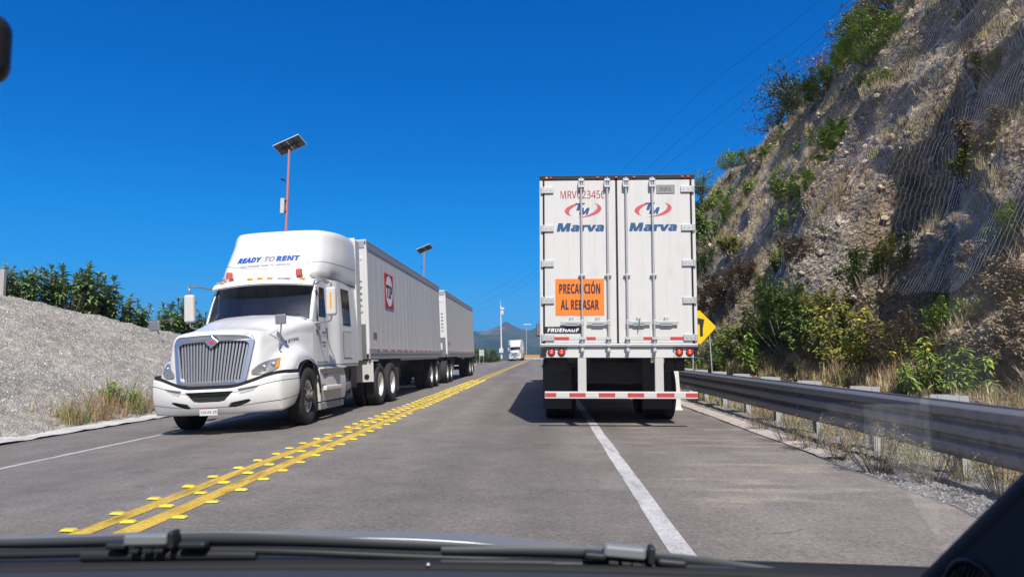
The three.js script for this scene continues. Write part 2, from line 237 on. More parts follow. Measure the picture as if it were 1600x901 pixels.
// ---------------------------------------------------------------- left embankment
const crestY = (d) => lerp(3.12, 2.23, clamp((d - 22.9) / 5.6, -1.2, 1)) - clamp((d - 28.5) * .13, 0, .9) - 1.4 * smooth(d, 45, 85) + (fbm(d * .5, 4, 3) - .5) * .18;
const bankX = -9.95;
function bankPoint(d, s) {   // s metres from the toe, measured level
  const top = crestY(d), rise = -.27 + .50 * s, k = .25, y = top - Math.log(1 + Math.exp((top - rise) / k)) * k;   // rounded crest
  const n = (fbm(d * 6.5, s * 7.5, 3) - .5) * .07 + (fbm(d * 1.5, s * 1.5, 3) - .5) * .20;
  return [bankX - s + n * .55, y + n * .8, -d];
}
{
  const ss = [...spread(-.3, 8.2, 170), ...spread(8.4, 42, 40)], ds = [...spread(6, 12, 40), ...spread(12.05, 34, 400), ...spread(34.4, 110, 120)];
  const g = sheet(ss, ds, () => 0), p = g.attributes.position; let q = 0;
  for (const d of ds) for (const s of ss) p.setXYZ(q++, ...bankPoint(d, s));
  g.computeVertexNormals();
  const tint = (x, y, z) => { const d = -z, s = bankX - x, n = fbm(d * .8, s * .9, 4), f = fbm(d * 7, s * 7, 3), k = .78 + .34 * (f - .5) + .40 * (n - .5); const warm = .03 * (vnoise(d * .6, s) - .5); return s > 8 ? [.17 * k, .14 * k, .09 * k] : [(.82 + warm) * k, .775 * k, (.68 - warm) * k]; };
  const m = struct('embankment', tinted(metres(g, (x, y, z) => [-z, x * 1.15]), tint), std(1, 1, 1, .95, 0, { vertexColors: true, map: repeat(gravelMap, .85), bumpMap: repeat(lumpy, 1.4), bumpScale: .05 }));
  tag(stones('embankment_stones', 12000, 9, (r) => V(...bankPoint(13 + 21 * r(), r() ** .8 * 7.0)), (r) => .010 + .026 * r() ** 2.6, [.47, .455, .42]), 'pale stones set all over the bare grey embankment slope', 'stones');
}

// ---------------------------------------------------------------- right rock cut
const CUT0 = 6.8, COT = .60, cutTop = (d) => 16.2 + (fbm(d * .16, 9, 3) - .5) * 1.8 - 7 * smooth(d, 105, 190);
const CN = V(-.857, .514, 0);
function cutRelief(d, y) {
  const w = d + 1.6 * (vnoise(d * .12, y * .16) - .5) + .8 * (vnoise(d * .5, y * .35) - .5);
  const rib = 1 - Math.abs(2 * vnoise(w * .30, y * .035 + 4) - 1), rib2 = 1 - Math.abs(2 * vnoise(w * .75 + 9, y * .09) - 1);
  const block = vnoise(w * 1.1 + 3, y * .38), led = Math.floor(block * 5) / 5 + smooth(block * 5 - Math.floor(block * 5), .55, 1) / 5;
  const ph = y * .20 + d * .15 + 1.5 * (fbm(d * .28, y * .12, 3) - .5), f = ph - Math.floor(ph), saw = f < .14 ? f / .14 : 1 - (f - .14) / .86;   // ledges that overhang, running down to the left
  const top = 8.6 - .25 * (d - 17), hollow = (c, w, y0, y1, k) => k * Math.exp(-(((d - c - .10 * (y - 4)) / w) ** 2)) * smooth(y, .8, 2.2) * (1 - smooth(y, y0, y1));
  return .85 * (rib - .6) + .75 * (rib2 - .55) + 1.05 * (saw - .45) * smooth(vnoise(d * .3 + 60, y * .25), .25, .6) + .36 * (led - .5) + .55 * (fbm(d * 2.1, y * .7, 3) - .5) + .26 * (fbm(d * 5, y * 2.6, 3) - .5) + .9 * (fbm(d * .09, y * .11, 2) - .5)
    - hollow(17.4, 1.35, top - 1.4, top - .5, 2.1) - hollow(20.3, .55, 5.6, 6.6, 1.0) - hollow(23.6, .6, 5.2, 6.0, 1.0) - hollow(28.5, .9, 9.5, 10.5, 1.1) - hollow(14.2, .7, 4.4, 5.2, .8) + hollow(21.9, .75, 5.6, 7, .7);
}
function cutPoint(d, t) {   // t 0..1 up the face, 1..1.6 over the crest
  const top = cutTop(d), y = .42 + (top - .42) * Math.min(t, 1), over = Math.max(0, t - 1), foot = smooth(t, 0, .06);
  const n = cutRelief(d, y) * (.25 + .75 * foot) * (1 - .6 * smooth(t, .93, 1.1)), back = over * 30;
  return [CUT0 + COT * (y - .42) + n * CN.x + back, y + n * CN.y + back * .42 + (over ? (fbm(d * .6, back, 3) - .5) * .6 : 0), -d];
}
const onCut = (px, py) => { const r = rayOf(px, py), s = (CUT0 + COT * (EYE.y - .42)) / (r.x - COT * r.y), d = -r.z * s, y = EYE.y + r.y * s, t = (y - .42) / (cutTop(d) - .42); return { d, t, p: V(...cutPoint(d, clamp(t, 0, 1.3))) }; };
const cutGreen = (d, t) => fbm(d * .22 + 5, t * 5, 3);
{
  const ts = [...spread(-.04, 1, 190), ...spread(1.012, 1.6, 26)], ds = [...spread(-60, 3, 30), ...spread(4, 60, 560, 1.25), ...spread(60.4, 190, 150)];
  const g = sheet(ts, ds, () => 0), p = g.attributes.position; let q = 0;
  for (const d of ds) for (const t of ts) p.setXYZ(q++, ...cutPoint(d, t));
  g.computeVertexNormals();
  const alongCut = (x, y, z) => -z - 1.1 * (x - CUT0 - COT * (y - .42));
  const tint = (x, y, z) => {
    const d = -z, e0 = alongCut(x, y, z), a = fbm(e0 * .35, y * .3, 4), b = fbm(e0 * 2.2 + 7, y * 2.2, 3), c = fbm(e0 * .9 + 30, y * .55, 4), e = vnoise(e0 * 7, y * 7);
    let k = a < .44 ? [.37, .315, .25] : a < .58 ? [.43, .32, .225] : [.50, .41, .295];
    if (c > .56) k = [.52, .42, .26]; else if (c < .36) k = [.30, .24, .19];
    if (Math.abs(d - 21.9 - .1 * (y - 4)) < .8 && y > 2.6 && y < 6.4) k = [.50, .44, .36]; const s = .72 + .86 * b + .3 * (e - .5); return k.map((x) => x * s);
  };
  struct('rock_cut', tinted(metres(g, (x, y, z) => [alongCut(x, y, z), y * 1.12]), tint), std(1, 1, 1, .95, 0, { vertexColors: true, map: repeat(gravelMap, .20), bumpMap: repeat(lumpy, .45), bumpScale: .13 }));
}
tag(stones('rock_fragments', 17000, 12, (r) => { const d = 9 + 60 * r() ** 1.5, t = r() ** 1.25 * .97; return V(...cutPoint(d, t)); }, (r) => .025 + .11 * r() ** 3.6, [.46, .37, .28]), 'broken angular rock pieces all over the face of the rock cut', 'rocks');
{ // wire net hung over the rock: it bridges the hollows, so it follows a smoother surface
  const wires = [], soft = (d, y) => { let s = -9; let m = 0; for (let i = -3; i <= 3; i++) for (let j = -2; j <= 2; j++) { const v = cutRelief(d + i * .55, y + j * .9); s = Math.max(s, v); m += v / 35; } return s * .45 + .55 * m + .15; };
  const cache = new Map(), softAt = (d, y) => { const i = Math.floor(d * 2), j = Math.floor(y * 2), f = (i, j) => { const k = i * 1000 + j; if (!cache.has(k)) cache.set(k, soft(i / 2, j / 2)); return cache.get(k); }, u = d * 2 - i, v = y * 2 - j; return lerp(lerp(f(i, j), f(i + 1, j), u), lerp(f(i, j + 1), f(i + 1, j + 1), u), v); };
  const at3 = (d, y) => { const n = Math.max(softAt(d, y), cutRelief(d, y) + .03); return V(CUT0 + COT * (y - .42) + n * CN.x, y + n * CN.y, -d); };
  const pos = [], idx = [];
  const run = (pts, w) => { const s = pos.length / 3; pts.forEach((p, i) => { const tdir = (pts[i + 1] ?? p).clone().sub(pts[i - 1] ?? p).normalize(), side = tdir.cross(CN).normalize().multiplyScalar(w / 2); pos.push(p.x - side.x, p.y - side.y, p.z - side.z, p.x + side.x, p.y + side.y, p.z + side.z); if (i) idx.push(s + 2 * i - 2, s + 2 * i - 1, s + 2 * i, s + 2 * i - 1, s + 2 * i + 1, s + 2 * i); }); };
  const folds = (d, y) => d + .7 * (fbm(d * .4, y * .08, 2) - .5) + (y - 8) * .04;
  for (let d = 9; d < 58; d += .115 + d * .0012) { const lo = 1.1 + 2.6 * vnoise(d * .4, 3), hi = cutTop(d) * (.74 + .26 * vnoise(d * .3, 8)), pts = []; let z = 1; for (let y = lo; y < hi; y += .19, z = -z) pts.push(at3(folds(d, y) + z * .018, y)); if (pts.length > 2) run(pts, .009 + d * .0003); }
  for (let k = 0; k < 9; k++) { const d = 13 + k * 4.3 + 2 * hash(k, 3), pts = []; for (let y = 3 + 2 * hash(k, 1); y < 16.5; y += .3) pts.push(at3(folds(d + .3 * (vnoise(y * .3, k) - .5), y), y).addScaledVector(CN, .02)); run(pts, .018); }
  const g = new THREE.BufferGeometry(); g.setAttribute('position', new THREE.Float32BufferAttribute(pos, 3)); g.setIndex(idx); g.computeVertexNormals();
  tag(mesh('rockfall_net', g, std(.54, .545, .56, .55, .2)), 'grey wire rockfall net draped down the rock cut above the road', 'net');
}

// ---------------------------------------------------------------- far mountains and hills
function range(name, d0, depth, half, crest, tint, seed, nx, nd) {
  const xs = spread(-half, half, nx), ds = spread(d0 - depth, d0 + depth, nd);
  const g = sheet(xs, ds, (x, d) => { const t = 1 - Math.abs(d - d0) / depth, r = 1 - Math.abs(2 * fbm(x / depth * 3.1 + seed, d / depth * 3.1, 5) - 1), c = crest(x); return -8 + (c + 8) * Math.pow(t, .8) * (.42 + .58 * r + .58 * smooth(t, .8, 1) * (1 - r)); });
  return struct(name, tinted(g, tint(g)), std(1, 1, 1, .95, 0, { vertexColors: true }));
}
{
  const pts = [[-4000, 150], [-1500, 170], [-700, 120], [-420, 96], [-330, 110], [-278, 108], [-232, 129], [-206, 137], [-192, 157], [-178, 158], [-158, 138], [-108, 119], [-65, 115], [-22, 132], [60, 150], [150, 140], [400, 130], [1200, 120], [4000, 150]];
  const crest = (x) => { let k = 0; while (k < pts.length - 2 && x > pts[k + 1][0]) k++; const [a, b] = [pts[k], pts[k + 1]], t = clamp((x - a[0]) / (b[0] - a[0]), 0, 1); return (lerp(a[1], b[1], t) + (fbm(x * .03, 1, 4) - .5) * 10); };
  range('mountains', 3600, 1300, 4000, crest, () => (x, y, z) => { const n = fbm(x * .012, y * .03, 4), c = y > 60 && fbm(x * .012 + 4, y * .07, 4) > .57 ? [.17, .145, .115] : n > .56 ? [.075, .08, .04] : n < .4 ? [.022, .04, .02] : [.04, .06, .028]; return c; }, 3, 420, 90);
  range('hill', 430, 130, 260, (x) => -4 + 22 * smooth(x, -22, 60) + 3 * fbm(x * .05, 2), () => (x, y, z) => fbm(x * .12, z * .12, 3) > .56 ? [.26, .19, .10] : [.08, .10, .04], 8, 120, 40);
  range('hill', -150, 70, 260, (x) => 26 + 10 * fbm(x * .02, 6), () => (x, y, z) => fbm(x * .12, z * .12, 3) > .5 ? [.30, .24, .14] : [.12, .13, .05], 12, 60, 24);
}
scene.fog = new THREE.FogExp2(new THREE.Color().setRGB(.13, .42, .85), .00010);
// ---------------------------------------------------------------- lorry wheels
function lathe(pts, seg = 40) { const g = new THREE.LatheGeometry(pts.map((p) => new THREE.Vector2(...p)), seg); g.rotateZ(-PI / 2); return g; }   // points are [radius, along x]
const wheelGeo = (() => {
  const R = .51, w = .14, tread = [];
  const groove = [-.085, -.03, .03, .085];
  tread.push([.30, -w + .02], [.36, -w - .004], [.44, -w - .008], [.485, -w + .006], [R - .004, -w + .022]);
  for (const c of groove) tread.push([R, c - .016], [R, c - .007], [R - .014, c - .006], [R - .014, c + .006], [R, c + .007]);
  tread.push([R - .004, w - .022], [.485, w - .006], [.44, w + .008], [.36, w + .004], [.30, w - .02]);
  const tyre = toCreasedNormals(lathe(tread, 48), .6);
  const disc = roundDisc(.235, 10), steer = join([lathe([[.302, -.10], [.305, .085], [.292, .10], [.268, .094], [.262, .062], [.225, .075]], 40), warpDisc(disc)]);
  const steerHub = join([cylX(.115, .10, .12, 0, 0, 20), cylX(.085, .06, .185, 0, 0, 16), ...Array.from({ length: 10 }, (_, k) => cylX(.016, .05, .10, .168 * Math.cos(k * PI / 5 + .3), .168 * Math.sin(k * PI / 5 + .3), 6))]);
  const drive = lathe([[.302, -.10], [.305, .115], [.296, .128], [.276, .122], [.262, .06], [.235, -.03], [.15, -.045], [.10, -.045]], 40);
  const driveHub = join([lathe([[.105, -.05], [.10, .05], [.085, .075], [0, .082]], 20), ...Array.from({ length: 10 }, (_, k) => cylX(.015, .05, -.02, .168 * Math.cos(k * PI / 5), .168 * Math.sin(k * PI / 5), 6))]);
  function roundDisc(r, n) { const s = new THREE.Shape(); s.absarc(0, 0, r, 0, PI * 2); for (let k = 0; k < n; k++) { const h = new THREE.Path(); h.absarc(.2 * Math.cos(k * 2 * PI / n), .2 * Math.sin(k * 2 * PI / n), .026, 0, PI * 2, true); s.holes.push(h); } return new THREE.ExtrudeGeometry(s, { depth: .012, bevelEnabled: false, curveSegments: 24 }); }
  function warpDisc(g) { g.rotateY(PI / 2); const p = g.attributes.position; for (let i = 0; i < p.count; i++) { const r = Math.hypot(p.getY(i), p.getZ(i)); p.setX(i, p.getX(i) + .06 + .025 * (1 - r / .235)); } g.computeVertexNormals(); return g; }
  return { tyre, steer, steerHub, drive, driveHub };
})();
M.wheelPaint = std(.66, .65, .62, .42, .3); M.hubDark = std(.13, .125, .12, .5, .4);
function wheel(parent, x, z, kind, R = .51, yaw = 0) {
  const g = new THREE.Group(); g.name = 'wheel'; parent.add(g); g.position.set(x, R, z); g.rotation.y = (x < 0 ? PI : 0) + yaw; g.scale.setScalar(R / .51); g.rotation.x = 0;
  mesh('tyre', wheelGeo.tyre, M.rubber, g); mesh('rim', kind === 'steer' ? wheelGeo.steer : wheelGeo.drive, M.wheelPaint, g); mesh('hub', kind === 'steer' ? wheelGeo.steerHub : wheelGeo.driveHub, kind === 'steer' ? M.hubDark : M.wheelPaint, g);
  return g;
}
function dual(parent, side, z, R = .51, k = 1) { wheel(parent, side * 1.10 * k, z, 'drive', R); const t = mesh('inner_tyre', wheelGeo.tyre, M.rubber, parent); t.position.set(side * .78, R, z); t.scale.setScalar(R / .51); }
function decal(w, h, px, draw, more = {}) { const t = canvasTex(Math.round(w * px), Math.round(h * px), draw); return std(1, 1, 1, .5, 0, { map: t, transparent: true, ...more }); }
function words(c, text, x, y, size, color, { font = 'bold', family = 'sans-serif', squeeze = 1, slant = 0, align = 'center', stroke = 0 } = {}) {
  c.save(); c.translate(x, y); c.transform(squeeze, 0, -slant, 1, 0, 0); c.font = font + ' ' + size + 'px ' + family; c.textAlign = align; c.textBaseline = 'middle'; c.fillStyle = c.strokeStyle = color; if (stroke) { c.lineWidth = stroke; c.lineJoin = 'round'; c.strokeText(text, 0, 0); } c.fillText(text, 0, 0); c.restore();
}
function plane(w, h, x, y, z, ry = 0) { const g = new THREE.PlaneGeometry(w, h); g.rotateY(ry); g.translate(x, y, z); return g; }

// ---------------------------------------------------------------- the white tractor that comes towards us (front = +z, origin on the road under the front axle)
const TILT = .05;
function makeTractor() {
  const T = base('semi_tractor');
  const part = (name, g, m, to = T) => mesh(name, g, m, to);
  // hood and front wings, one smooth skin
  const H = net([
    [[0, 1.615, 1.27], [.35, 1.615, 1.26], [.655, 1.575, 1.215], [.65, 1.20, 1.28], [.57, .84, 1.345], [.74, .845, 1.28], [.98, .90, 1.10], [1.12, .945, .88], [1.175, .97, .62]],
    [[0, 1.70, 1.16], [.38, 1.69, 1.14], [.72, 1.635, 1.09], [.78, 1.35, 1.15], [.805, 1.04, 1.17], [.90, 1.03, 1.10], [1.05, 1.08, .92], [1.15, 1.09, .72], [1.178, 1.05, .56]],
    [[0, 1.79, .78], [.42, 1.77, .76], [.76, 1.67, .73], [.85, 1.48, .80], [.90, 1.31, .82], [.98, 1.27, .76], [1.10, 1.26, .62], [1.16, 1.22, .50], [1.18, 1.12, .44]],
    [[0, 1.925, .25], [.48, 1.905, .23], [.84, 1.76, .18], [.90, 1.60, .12], [.94, 1.45, .08], [1.02, 1.39, .05], [1.12, 1.32, .02], [1.17, 1.24, 0], [1.18, 1.155, 0]],
    [[0, 2.0, -.15], [.55, 1.975, -.18], [.93, 1.85, -.24], [.97, 1.64, -.28], [.99, 1.45, -.32], [1.03, 1.32, -.37], [1.09, 1.2, -.41], [1.14, 1.08, -.44], [1.165, .98, -.47]],
    [[0, 2.035, -.34], [.6, 2.005, -.39], [1.03, 1.90, -.60], [1.035, 1.65, -.63], [1.04, 1.45, -.64], [1.05, 1.28, -.65], [1.06, 1.08, -.66], [1.07, .9, -.66], [1.08, .72, -.64]],
  ]);
  part('hood', bothSides(H, 56, 44), M.white);
  const samples = []; for (let j = 0; j <= 70; j++) for (let i = 0; i <= 70; i++) samples.push(H(i / 70, j / 70));
  const hoodZ = (x, y) => { let s = 0, w = 0; for (const p of samples) { const d = (p[0] - x) ** 2 + (p[1] - y) ** 2; if (d < .006) { const k = 1 / (d + 2e-4) ** 2; s += k * p[2]; w += k; } } return w ? s / w : 1; };
  // arch liners and the engine bay below the skin
  part('engine_bay', [bx(1.5, .75, 1.5, 0, 1.1, .25), bx(.9, .5, 1.3, 0, .62, .2), cylX(.07, 1.9, 0, .5, 0)], M.blackMatte);
  for (const s of [-1, 1]) { const g = new THREE.CylinderGeometry(.66, .66, .42, 28, 1, true, -PI * .42, PI * .84); g.rotateX(-PI / 2); g.rotateZ(PI / 2); g.rotateX(0); const q = new THREE.TorusGeometry(.64, .02, 6, 28, PI * .98); q.rotateY(PI / 2); q.translate(s * 1.16, .53, 0); part('arch_lip', q, M.black); }
  // bumper: a bowed shell with openings cut through
  const bumperAt = (s, v) => {
    const a = Math.abs(s), k = clamp((a - .8) / .2, 0, 1), x = a < .8 ? a / .8 * 1.08 : 1.08 + .12 * Math.sin(k * PI / 2), z = a < .8 ? 1.47 - .29 * Math.pow(a / .8, 2.2) : 1.18 - .56 * Math.pow(k, 1.25);
    const lo = .315 + .08 * k, hi = lerp(.755, .955, smooth(x, .3, 1.17)), y = lerp(lo, hi, v), bulge = .035 * Math.sin(PI * v) - .11 * (1 - v) ** 2.5;
    return [Math.sign(s || 1) * (x + bulge * .9 * k), y, z + bulge * (1 - .8 * k)];
  };
  const ring = (s, w) => { const inn = w > .5, v = inn ? 1 - (w - .5) * 2 : w * 2, p = bumperAt(s, clamp(v, 0, 1)); return inn ? [p[0] * .955, p[1] + (v < .04 ? .004 : v > .96 ? -.004 : 0), p[2] - .06] : p; };
  const NU = 84, NW = 36, bp = [], bi = [], bu = [];
  for (let i = 0; i <= NU; i++) for (let j = 0; j < NW; j++) { bp.push(...ring(i / NU * 2 - 1, (j + .5) / NW)); bu.push(i / NU, j / NW); }
  for (let i = 0; i < NU; i++) for (let j = 0; j < NW; j++) { const j2 = (j + 1) % NW, a = i * NW + j, b = i * NW + j2, c = a + NW, d = b + NW; bi.push(a, c, b, b, c, d); }
  for (const i of [0, NU]) { const c = bp.length / 3, m = [0, 0, 0]; for (let j = 0; j < NW; j++) for (let q = 0; q < 3; q++) m[q] += bp[(i * NW + j) * 3 + q] / NW; bp.push(...m); bu.push(0, 0); for (let j = 0; j < NW; j++) { const j2 = (j + 1) % NW; i ? bi.push(c, i * NW + j2, i * NW + j) : bi.push(c, i * NW + j, i * NW + j2); } }
  let bg = new THREE.BufferGeometry(); bg.setAttribute('position', new THREE.Float32BufferAttribute(bp, 3)); bg.setAttribute('uv', new THREE.Float32BufferAttribute(bu, 2)); bg.setIndex(bi); bg.computeVertexNormals();
  const intake = [[-.41, .70], [.41, .70], [.27, .55], [.18, .535], [-.18, .535], [-.27, .55]], fog = [[.47, .73], [.80, .775], [.70, .675], [.56, .64], [.50, .64]], low = [[.30, .44], [.36, .515], [.64, .56], [.67, .53], [.60, .49], [.42, .435]];
  const flipX = (p) => p.map(([x, y]) => [-x, y]).reverse();
  try {
    const ev = new Evaluator(); ev.useGroups = false; let b = new Brush(bg, M.white); b.updateMatrixWorld();
    for (const s of [intake, fog, flipX(fog), low, flipX(low)]) { const c = new Brush(extr(s, .9, .8), M.white); c.updateMatrixWorld(); b = ev.evaluate(b, c, SUBTRACTION); }
    bg = b.geometry;
  } catch (e) { console.log('bumper cut failed', e.message); }
  const bumper = part('bumper', bg, M.white);
  part('air_intake', [surf((u, v) => { const p = bumperAt((u - .5) * .66, .48 + .44 * v); return [p[0], p[1], p[2] - .075]; }, 12, 4), ...Array.from({ length: 5 }, (_, k) => surf((u, v) => { const p = bumperAt((u - .5) * .60, .54 + .07 * k + .015 * v); return [p[0], p[1], p[2] - .05]; }, 10, 1))], M.blackMatte, bumper);
  for (const s of [-1, 1]) {
    part('fog_light', surf((u, v) => { const p = bumperAt(s * (.33 + .28 * u), .60 + .34 * v); return [p[0], p[1], p[2] - .04]; }, 8, 4), std(.52, .52, .49, .3, .2), bumper);
    part('tow_slot', surf((u, v) => { const p = bumperAt(s * (.2 + .33 * u), .22 + .32 * v); return [p[0], p[1], p[2] - .075]; }, 8, 4), M.black, bumper);
  }
  for (const v of [.80, .30]) part('bumper_seam', surf((u, w) => { const q = (u * 2 - 1) * .995, p = bumperAt(q, v + w * .012); return [p[0] * 1.0025, p[1], p[2] + .003]; }, 60, 1), M.blackPrint, bumper);
  const plate = part('licence_plate', bx(.30, .125, .008, 0, .385, 1.465, .004), decalPlate('124-AE-2R'), bumper); plate.rotation.x = 0;
  part('under_grille_strip', surf((u, v) => { const s = (u * 2 - 1) * .99, p = bumperAt(s, 1); return [p[0] * .992, p[1] + v * .055 - .01, p[2] - .02]; }, 60, 2), M.black);
  // chrome grille
  const lean = (g) => { const p = g.attributes.position; for (let i = 0; i < p.count; i++) p.setZ(i, p.getZ(i) + 1.395 - (p.getY(i) - .83) * .17 - .17 * p.getX(i) ** 2); g.computeVertexNormals(); return g; };
  const outline = (xt, xb, y0, y1, r, P) => { const s = new P(); s.moveTo(-xb + r, y0); s.lineTo(xb - r, y0); s.quadraticCurveTo(xb, y0, xb + (xt - xb) * .2, y0 + r); s.lineTo(xt, y1 - r); s.quadraticCurveTo(xt + .005, y1 - .02, xt - r, y1); s.quadraticCurveTo(0, y1 + .035, -xt + r, y1); s.quadraticCurveTo(-xt - .005, y1 - .02, -xt, y1 - r); s.lineTo(-xb - (xt - xb) * .2, y0 + r); s.quadraticCurveTo(-xb, y0, -xb + r, y0); return s; };
  const grille = part('grille', lean(toCreasedNormals(extr(outline(.675, .565, .775, 1.60, .14, THREE.Shape), .05, -.03, .014, [outline(.605, .505, .85, 1.515, .09, THREE.Path)]), .7)), M.chrome);
  part('grille_back', lean(extr(outline(.64, .54, .82, 1.55, .09, THREE.Shape), .01, -.13)), M.blackMatte, grille);
  for (let k = -10; k <= 10; k++) { const f = k / 10.6, xt = f * .605, xb = f * .505, dip = Math.abs(k) < 3 ? .08 * (1 - Math.abs(k) / 3) : 0; const g = extr([[xb - .011, .84], [xb + .011, .84], [xt + .0125, 1.53 - dip], [xt - .0125, 1.53 - dip]], k ? .03 : .05, -.05, .004); part('bar', lean(g), M.grilleBar, grille); }
  part('emblem', lean(toCreasedNormals(extr([[0, 1.42], [.105, 1.51], [0, 1.60], [-.105, 1.51]], .03, .02, .01), .5)), M.chrome, grille);
  part('emblem_inlay', lean(extr([[-.05, 1.50], [0, 1.545], [.05, 1.52], [.048, 1.485], [0, 1.47]], .006, .062)), M.red, grille);
  // head lamps follow the wing
  for (const s of [-1, 1]) {
    const lamp = (u, v, lift) => { const x = lerp(.655, 1.115, u), w = Math.pow(Math.sin(PI * clamp(u * .92 + .03, 0, 1)), .7), mid = lerp(.985, 1.165, u), y = mid + (v - .5) * .215 * w; const z = hoodZ(x, y) + lift; return [s * (x + (u > .8 ? lift * 2 * (u - .8) * 5 : 0)), y, z]; };
    const hl = part('headlight', surf((u, v) => lamp(u, v, .034), 22, 10, s < 0), M.headGlass);
    part('bezel', surf((u, v) => lamp(u, v, .020), 22, 10, s < 0), std(.42, .41, .40, .3, .5), hl);
    part('turn_signal', surf((u, v) => lamp(.68 + .29 * u, .08 + .84 * v, .037), 6, 6, s < 0), M.amber, hl);
    for (const [cu, r] of [[.32, .055], [.56, .05]]) { const p = lamp(cu, .5, .024); part('reflector', new THREE.SphereGeometry(r, 16, 8, 0, PI * 2, 0, PI / 2).rotateX(PI / 2).scale(1, 1, .25).translate(...p), M.chrome, hl); }
  }
  // cab and sleeper
  const tum = (y) => -.055 * Math.max(0, y - 1.9), hw = (z) => lerp(1.055, 1.165, smooth(-z, 1.50, 2.02)) - .03 * (1 - smooth(-z, .3, .8));
  const zf = (y) => -.60 - .40 * clamp((y - 1.9) / .72, 0, 1.05), zb = -3.32, cabS = (u, v) => { const y = lerp(1.06, 2.78, v), z = lerp(zf(y), zb, u); return [hw(z) + tum(y), y, z]; };
  part('cab', [...bothSides(cabS, 60, 24), surf((u, v) => { const x = lerp(-1.16, 1.16, u); return [x, lerp(1.06, 3.9, v), zb + .003]; }, 2, 2), surf((u, v) => [lerp(-1.05, 1.05, u), 1.065, lerp(-.62, zb, v)], 2, 2), surf((u, v) => [lerp(-1.0, 1.0, u), 2.755, lerp(-1.0, zb, v)], 2, 2)], M.white);
  part('firewall', [surf((u, v) => [lerp(-1.0, 1.0, u), lerp(1.06, 1.93, v), -.62], 2, 2), bx(1.95, .25, .5, 0, 1.78, -.9)], M.blackMatte);
  part('cowl', surf((u, v) => { const x = (u * 2 - 1) * .98; return [x, lerp(2.01, 1.98, v) - .09 * x * x, -.36 - .10 * x * x - .16 * v]; }, 16, 2), M.black);
  // windscreen, pillars, visor
  const wsB = (a) => [a * .985, 1.985 - .06 * a * a, -.47 - .13 * a * a], wsT = (a) => [a * .945, 2.70 - .015 * a * a, -.93 - .11 * a * a], ws = (u, v) => { const a = u * 2 - 1, p = wsB(a), q = wsT(a), k = .04 * Math.sin(PI * v); return [lerp(p[0], q[0], v), lerp(p[1], q[1], v), lerp(p[2], q[2], v) + k]; };
  const screen = part('windscreen', surf(ws, 30, 14), M.pane);
  part('screen_seal', [tube(Array.from({ length: 13 }, (_, i) => wsB(i / 6 - 1)), .018, 40, 6), ...[-1, 1].map((s) => tube([wsB(s), ws((s + 1) / 2, .5), wsT(s)], .018, 16, 6))], M.black, screen);
  for (const s of [-1, 1]) part('wiper', [bar([s * .12, 1.96, -.46], [s * .62, 2.0, -.54], .008), bar([s * .18, 1.985, -.475], [s * .80, 2.03, -.585], .007)], M.black, screen);
  for (const s of [-1, 1]) part('pillar', surf((u, v) => { const p = ws(s > 0 ? 1 : 0, v), y = lerp(1.90, 2.76, v), q = [s * (hw(zf(y)) + tum(y)), y, zf(y)]; return [lerp(p[0], q[0], u), lerp(p[1], q[1], u), lerp(p[2], q[2], u) + .03 * Math.sin(PI * u)]; }, 6, 10, s < 0), M.white);
  const visorS = (u, v) => { const a = u * 2 - 1; return [a * (.96 + .04 * Math.abs(a)), lerp(2.81, 2.655, v) - .05 * a * a + .03 * Math.sin(PI * v), lerp(-.93, -.60, v) - .20 * a * a + .04 * Math.sin(PI * v)]; };
  const visor = part('sun_visor', [surf(visorS, 30, 8), surf((u, v) => { const p = visorS(u, v); return [p[0], p[1] - .022, p[2] - .01]; }, 30, 8, true)], M.white);
  for (const a of [-.80, -.20, 0, .20, .80]) { const p = visorS((a + 1) / 2, .55); part('marker_lamp', new THREE.SphereGeometry(.062, 14, 8).scale(1, .42, .5).translate(p[0], p[1] + .012, p[2] + .01), M.amber, visor); }
  part('unit_number', patch(visorS, .665, .80, .80, .25, -.006, 8, 4), decal(.36, .12, 700, (c, w, h) => words(c, '121342', w / 2, h / 2, h * .8, '#2a3f78', { slant: .15, squeeze: 1.05 })), visor);
  // cabin behind the glass
  part('dashboard', [bx(1.9, .16, .34, 0, 1.86, -.80, .05), bx(.7, .12, .2, .45, 1.95, -.86, .04)], std(.36, .37, .36, .7));
  part('steering_wheel', new THREE.TorusGeometry(.22, .018, 8, 30).rotateX(-.9).translate(.5, 1.98, -1.06), M.black);
  for (const s of [-1, 1]) part('cab_seat', [bx(.52, .75, .16, s * .5, 1.98, -1.62, .06), bx(.52, .14, .5, s * .5, 1.58, -1.4, .05), bx(.3, .2, .1, s * .5, 2.42, -1.62, .04)], std(.06, .065, .08, .9));
  part('sleeper_curtain', surf((u, v) => [lerp(-1.02, 1.02, u), lerp(1.1, 2.75, v), -1.95 + .04 * Math.sin(u * 60)], 60, 2), std(.07, .08, .10, .9));
  // doors, side windows, sleeper windows
  const uv = (z, y) => [(zf(y) - z) / (zf(y) - zb), (y - 1.06) / 1.72];
  for (const s of [-1, 1]) {
    const S = s > 0 ? cabS : mirrorX(cabS), L = s > 0 ? .012 : -.012, on = (z0, z1, y0, y1, lift, nu = 8, nv = 10, tilt = 0, r = .12) => patch(S, 0, 0, 0, 0, lift * s, nu, nv, (a, b) => { let y = lerp(y0, y1, b), z = lerp(z0, z1, a) - tilt * (b) * (1 - a); const e = Math.min(a, 1 - a), f = Math.min(b, 1 - b); const q = uv(z, y); return q; });
    const door = part('door', on(-.74, -1.46, 1.12, 2.66, .012, 10, 16, .30), M.white);
    part('side_window', on(-.92, -1.38, 1.99, 2.58, .016, 8, 10, .16), M.glass, door);
    part('quarter_window', on(-.78, -.885, 1.92, 2.52, .017, 4, 10, .17), M.glass, door);
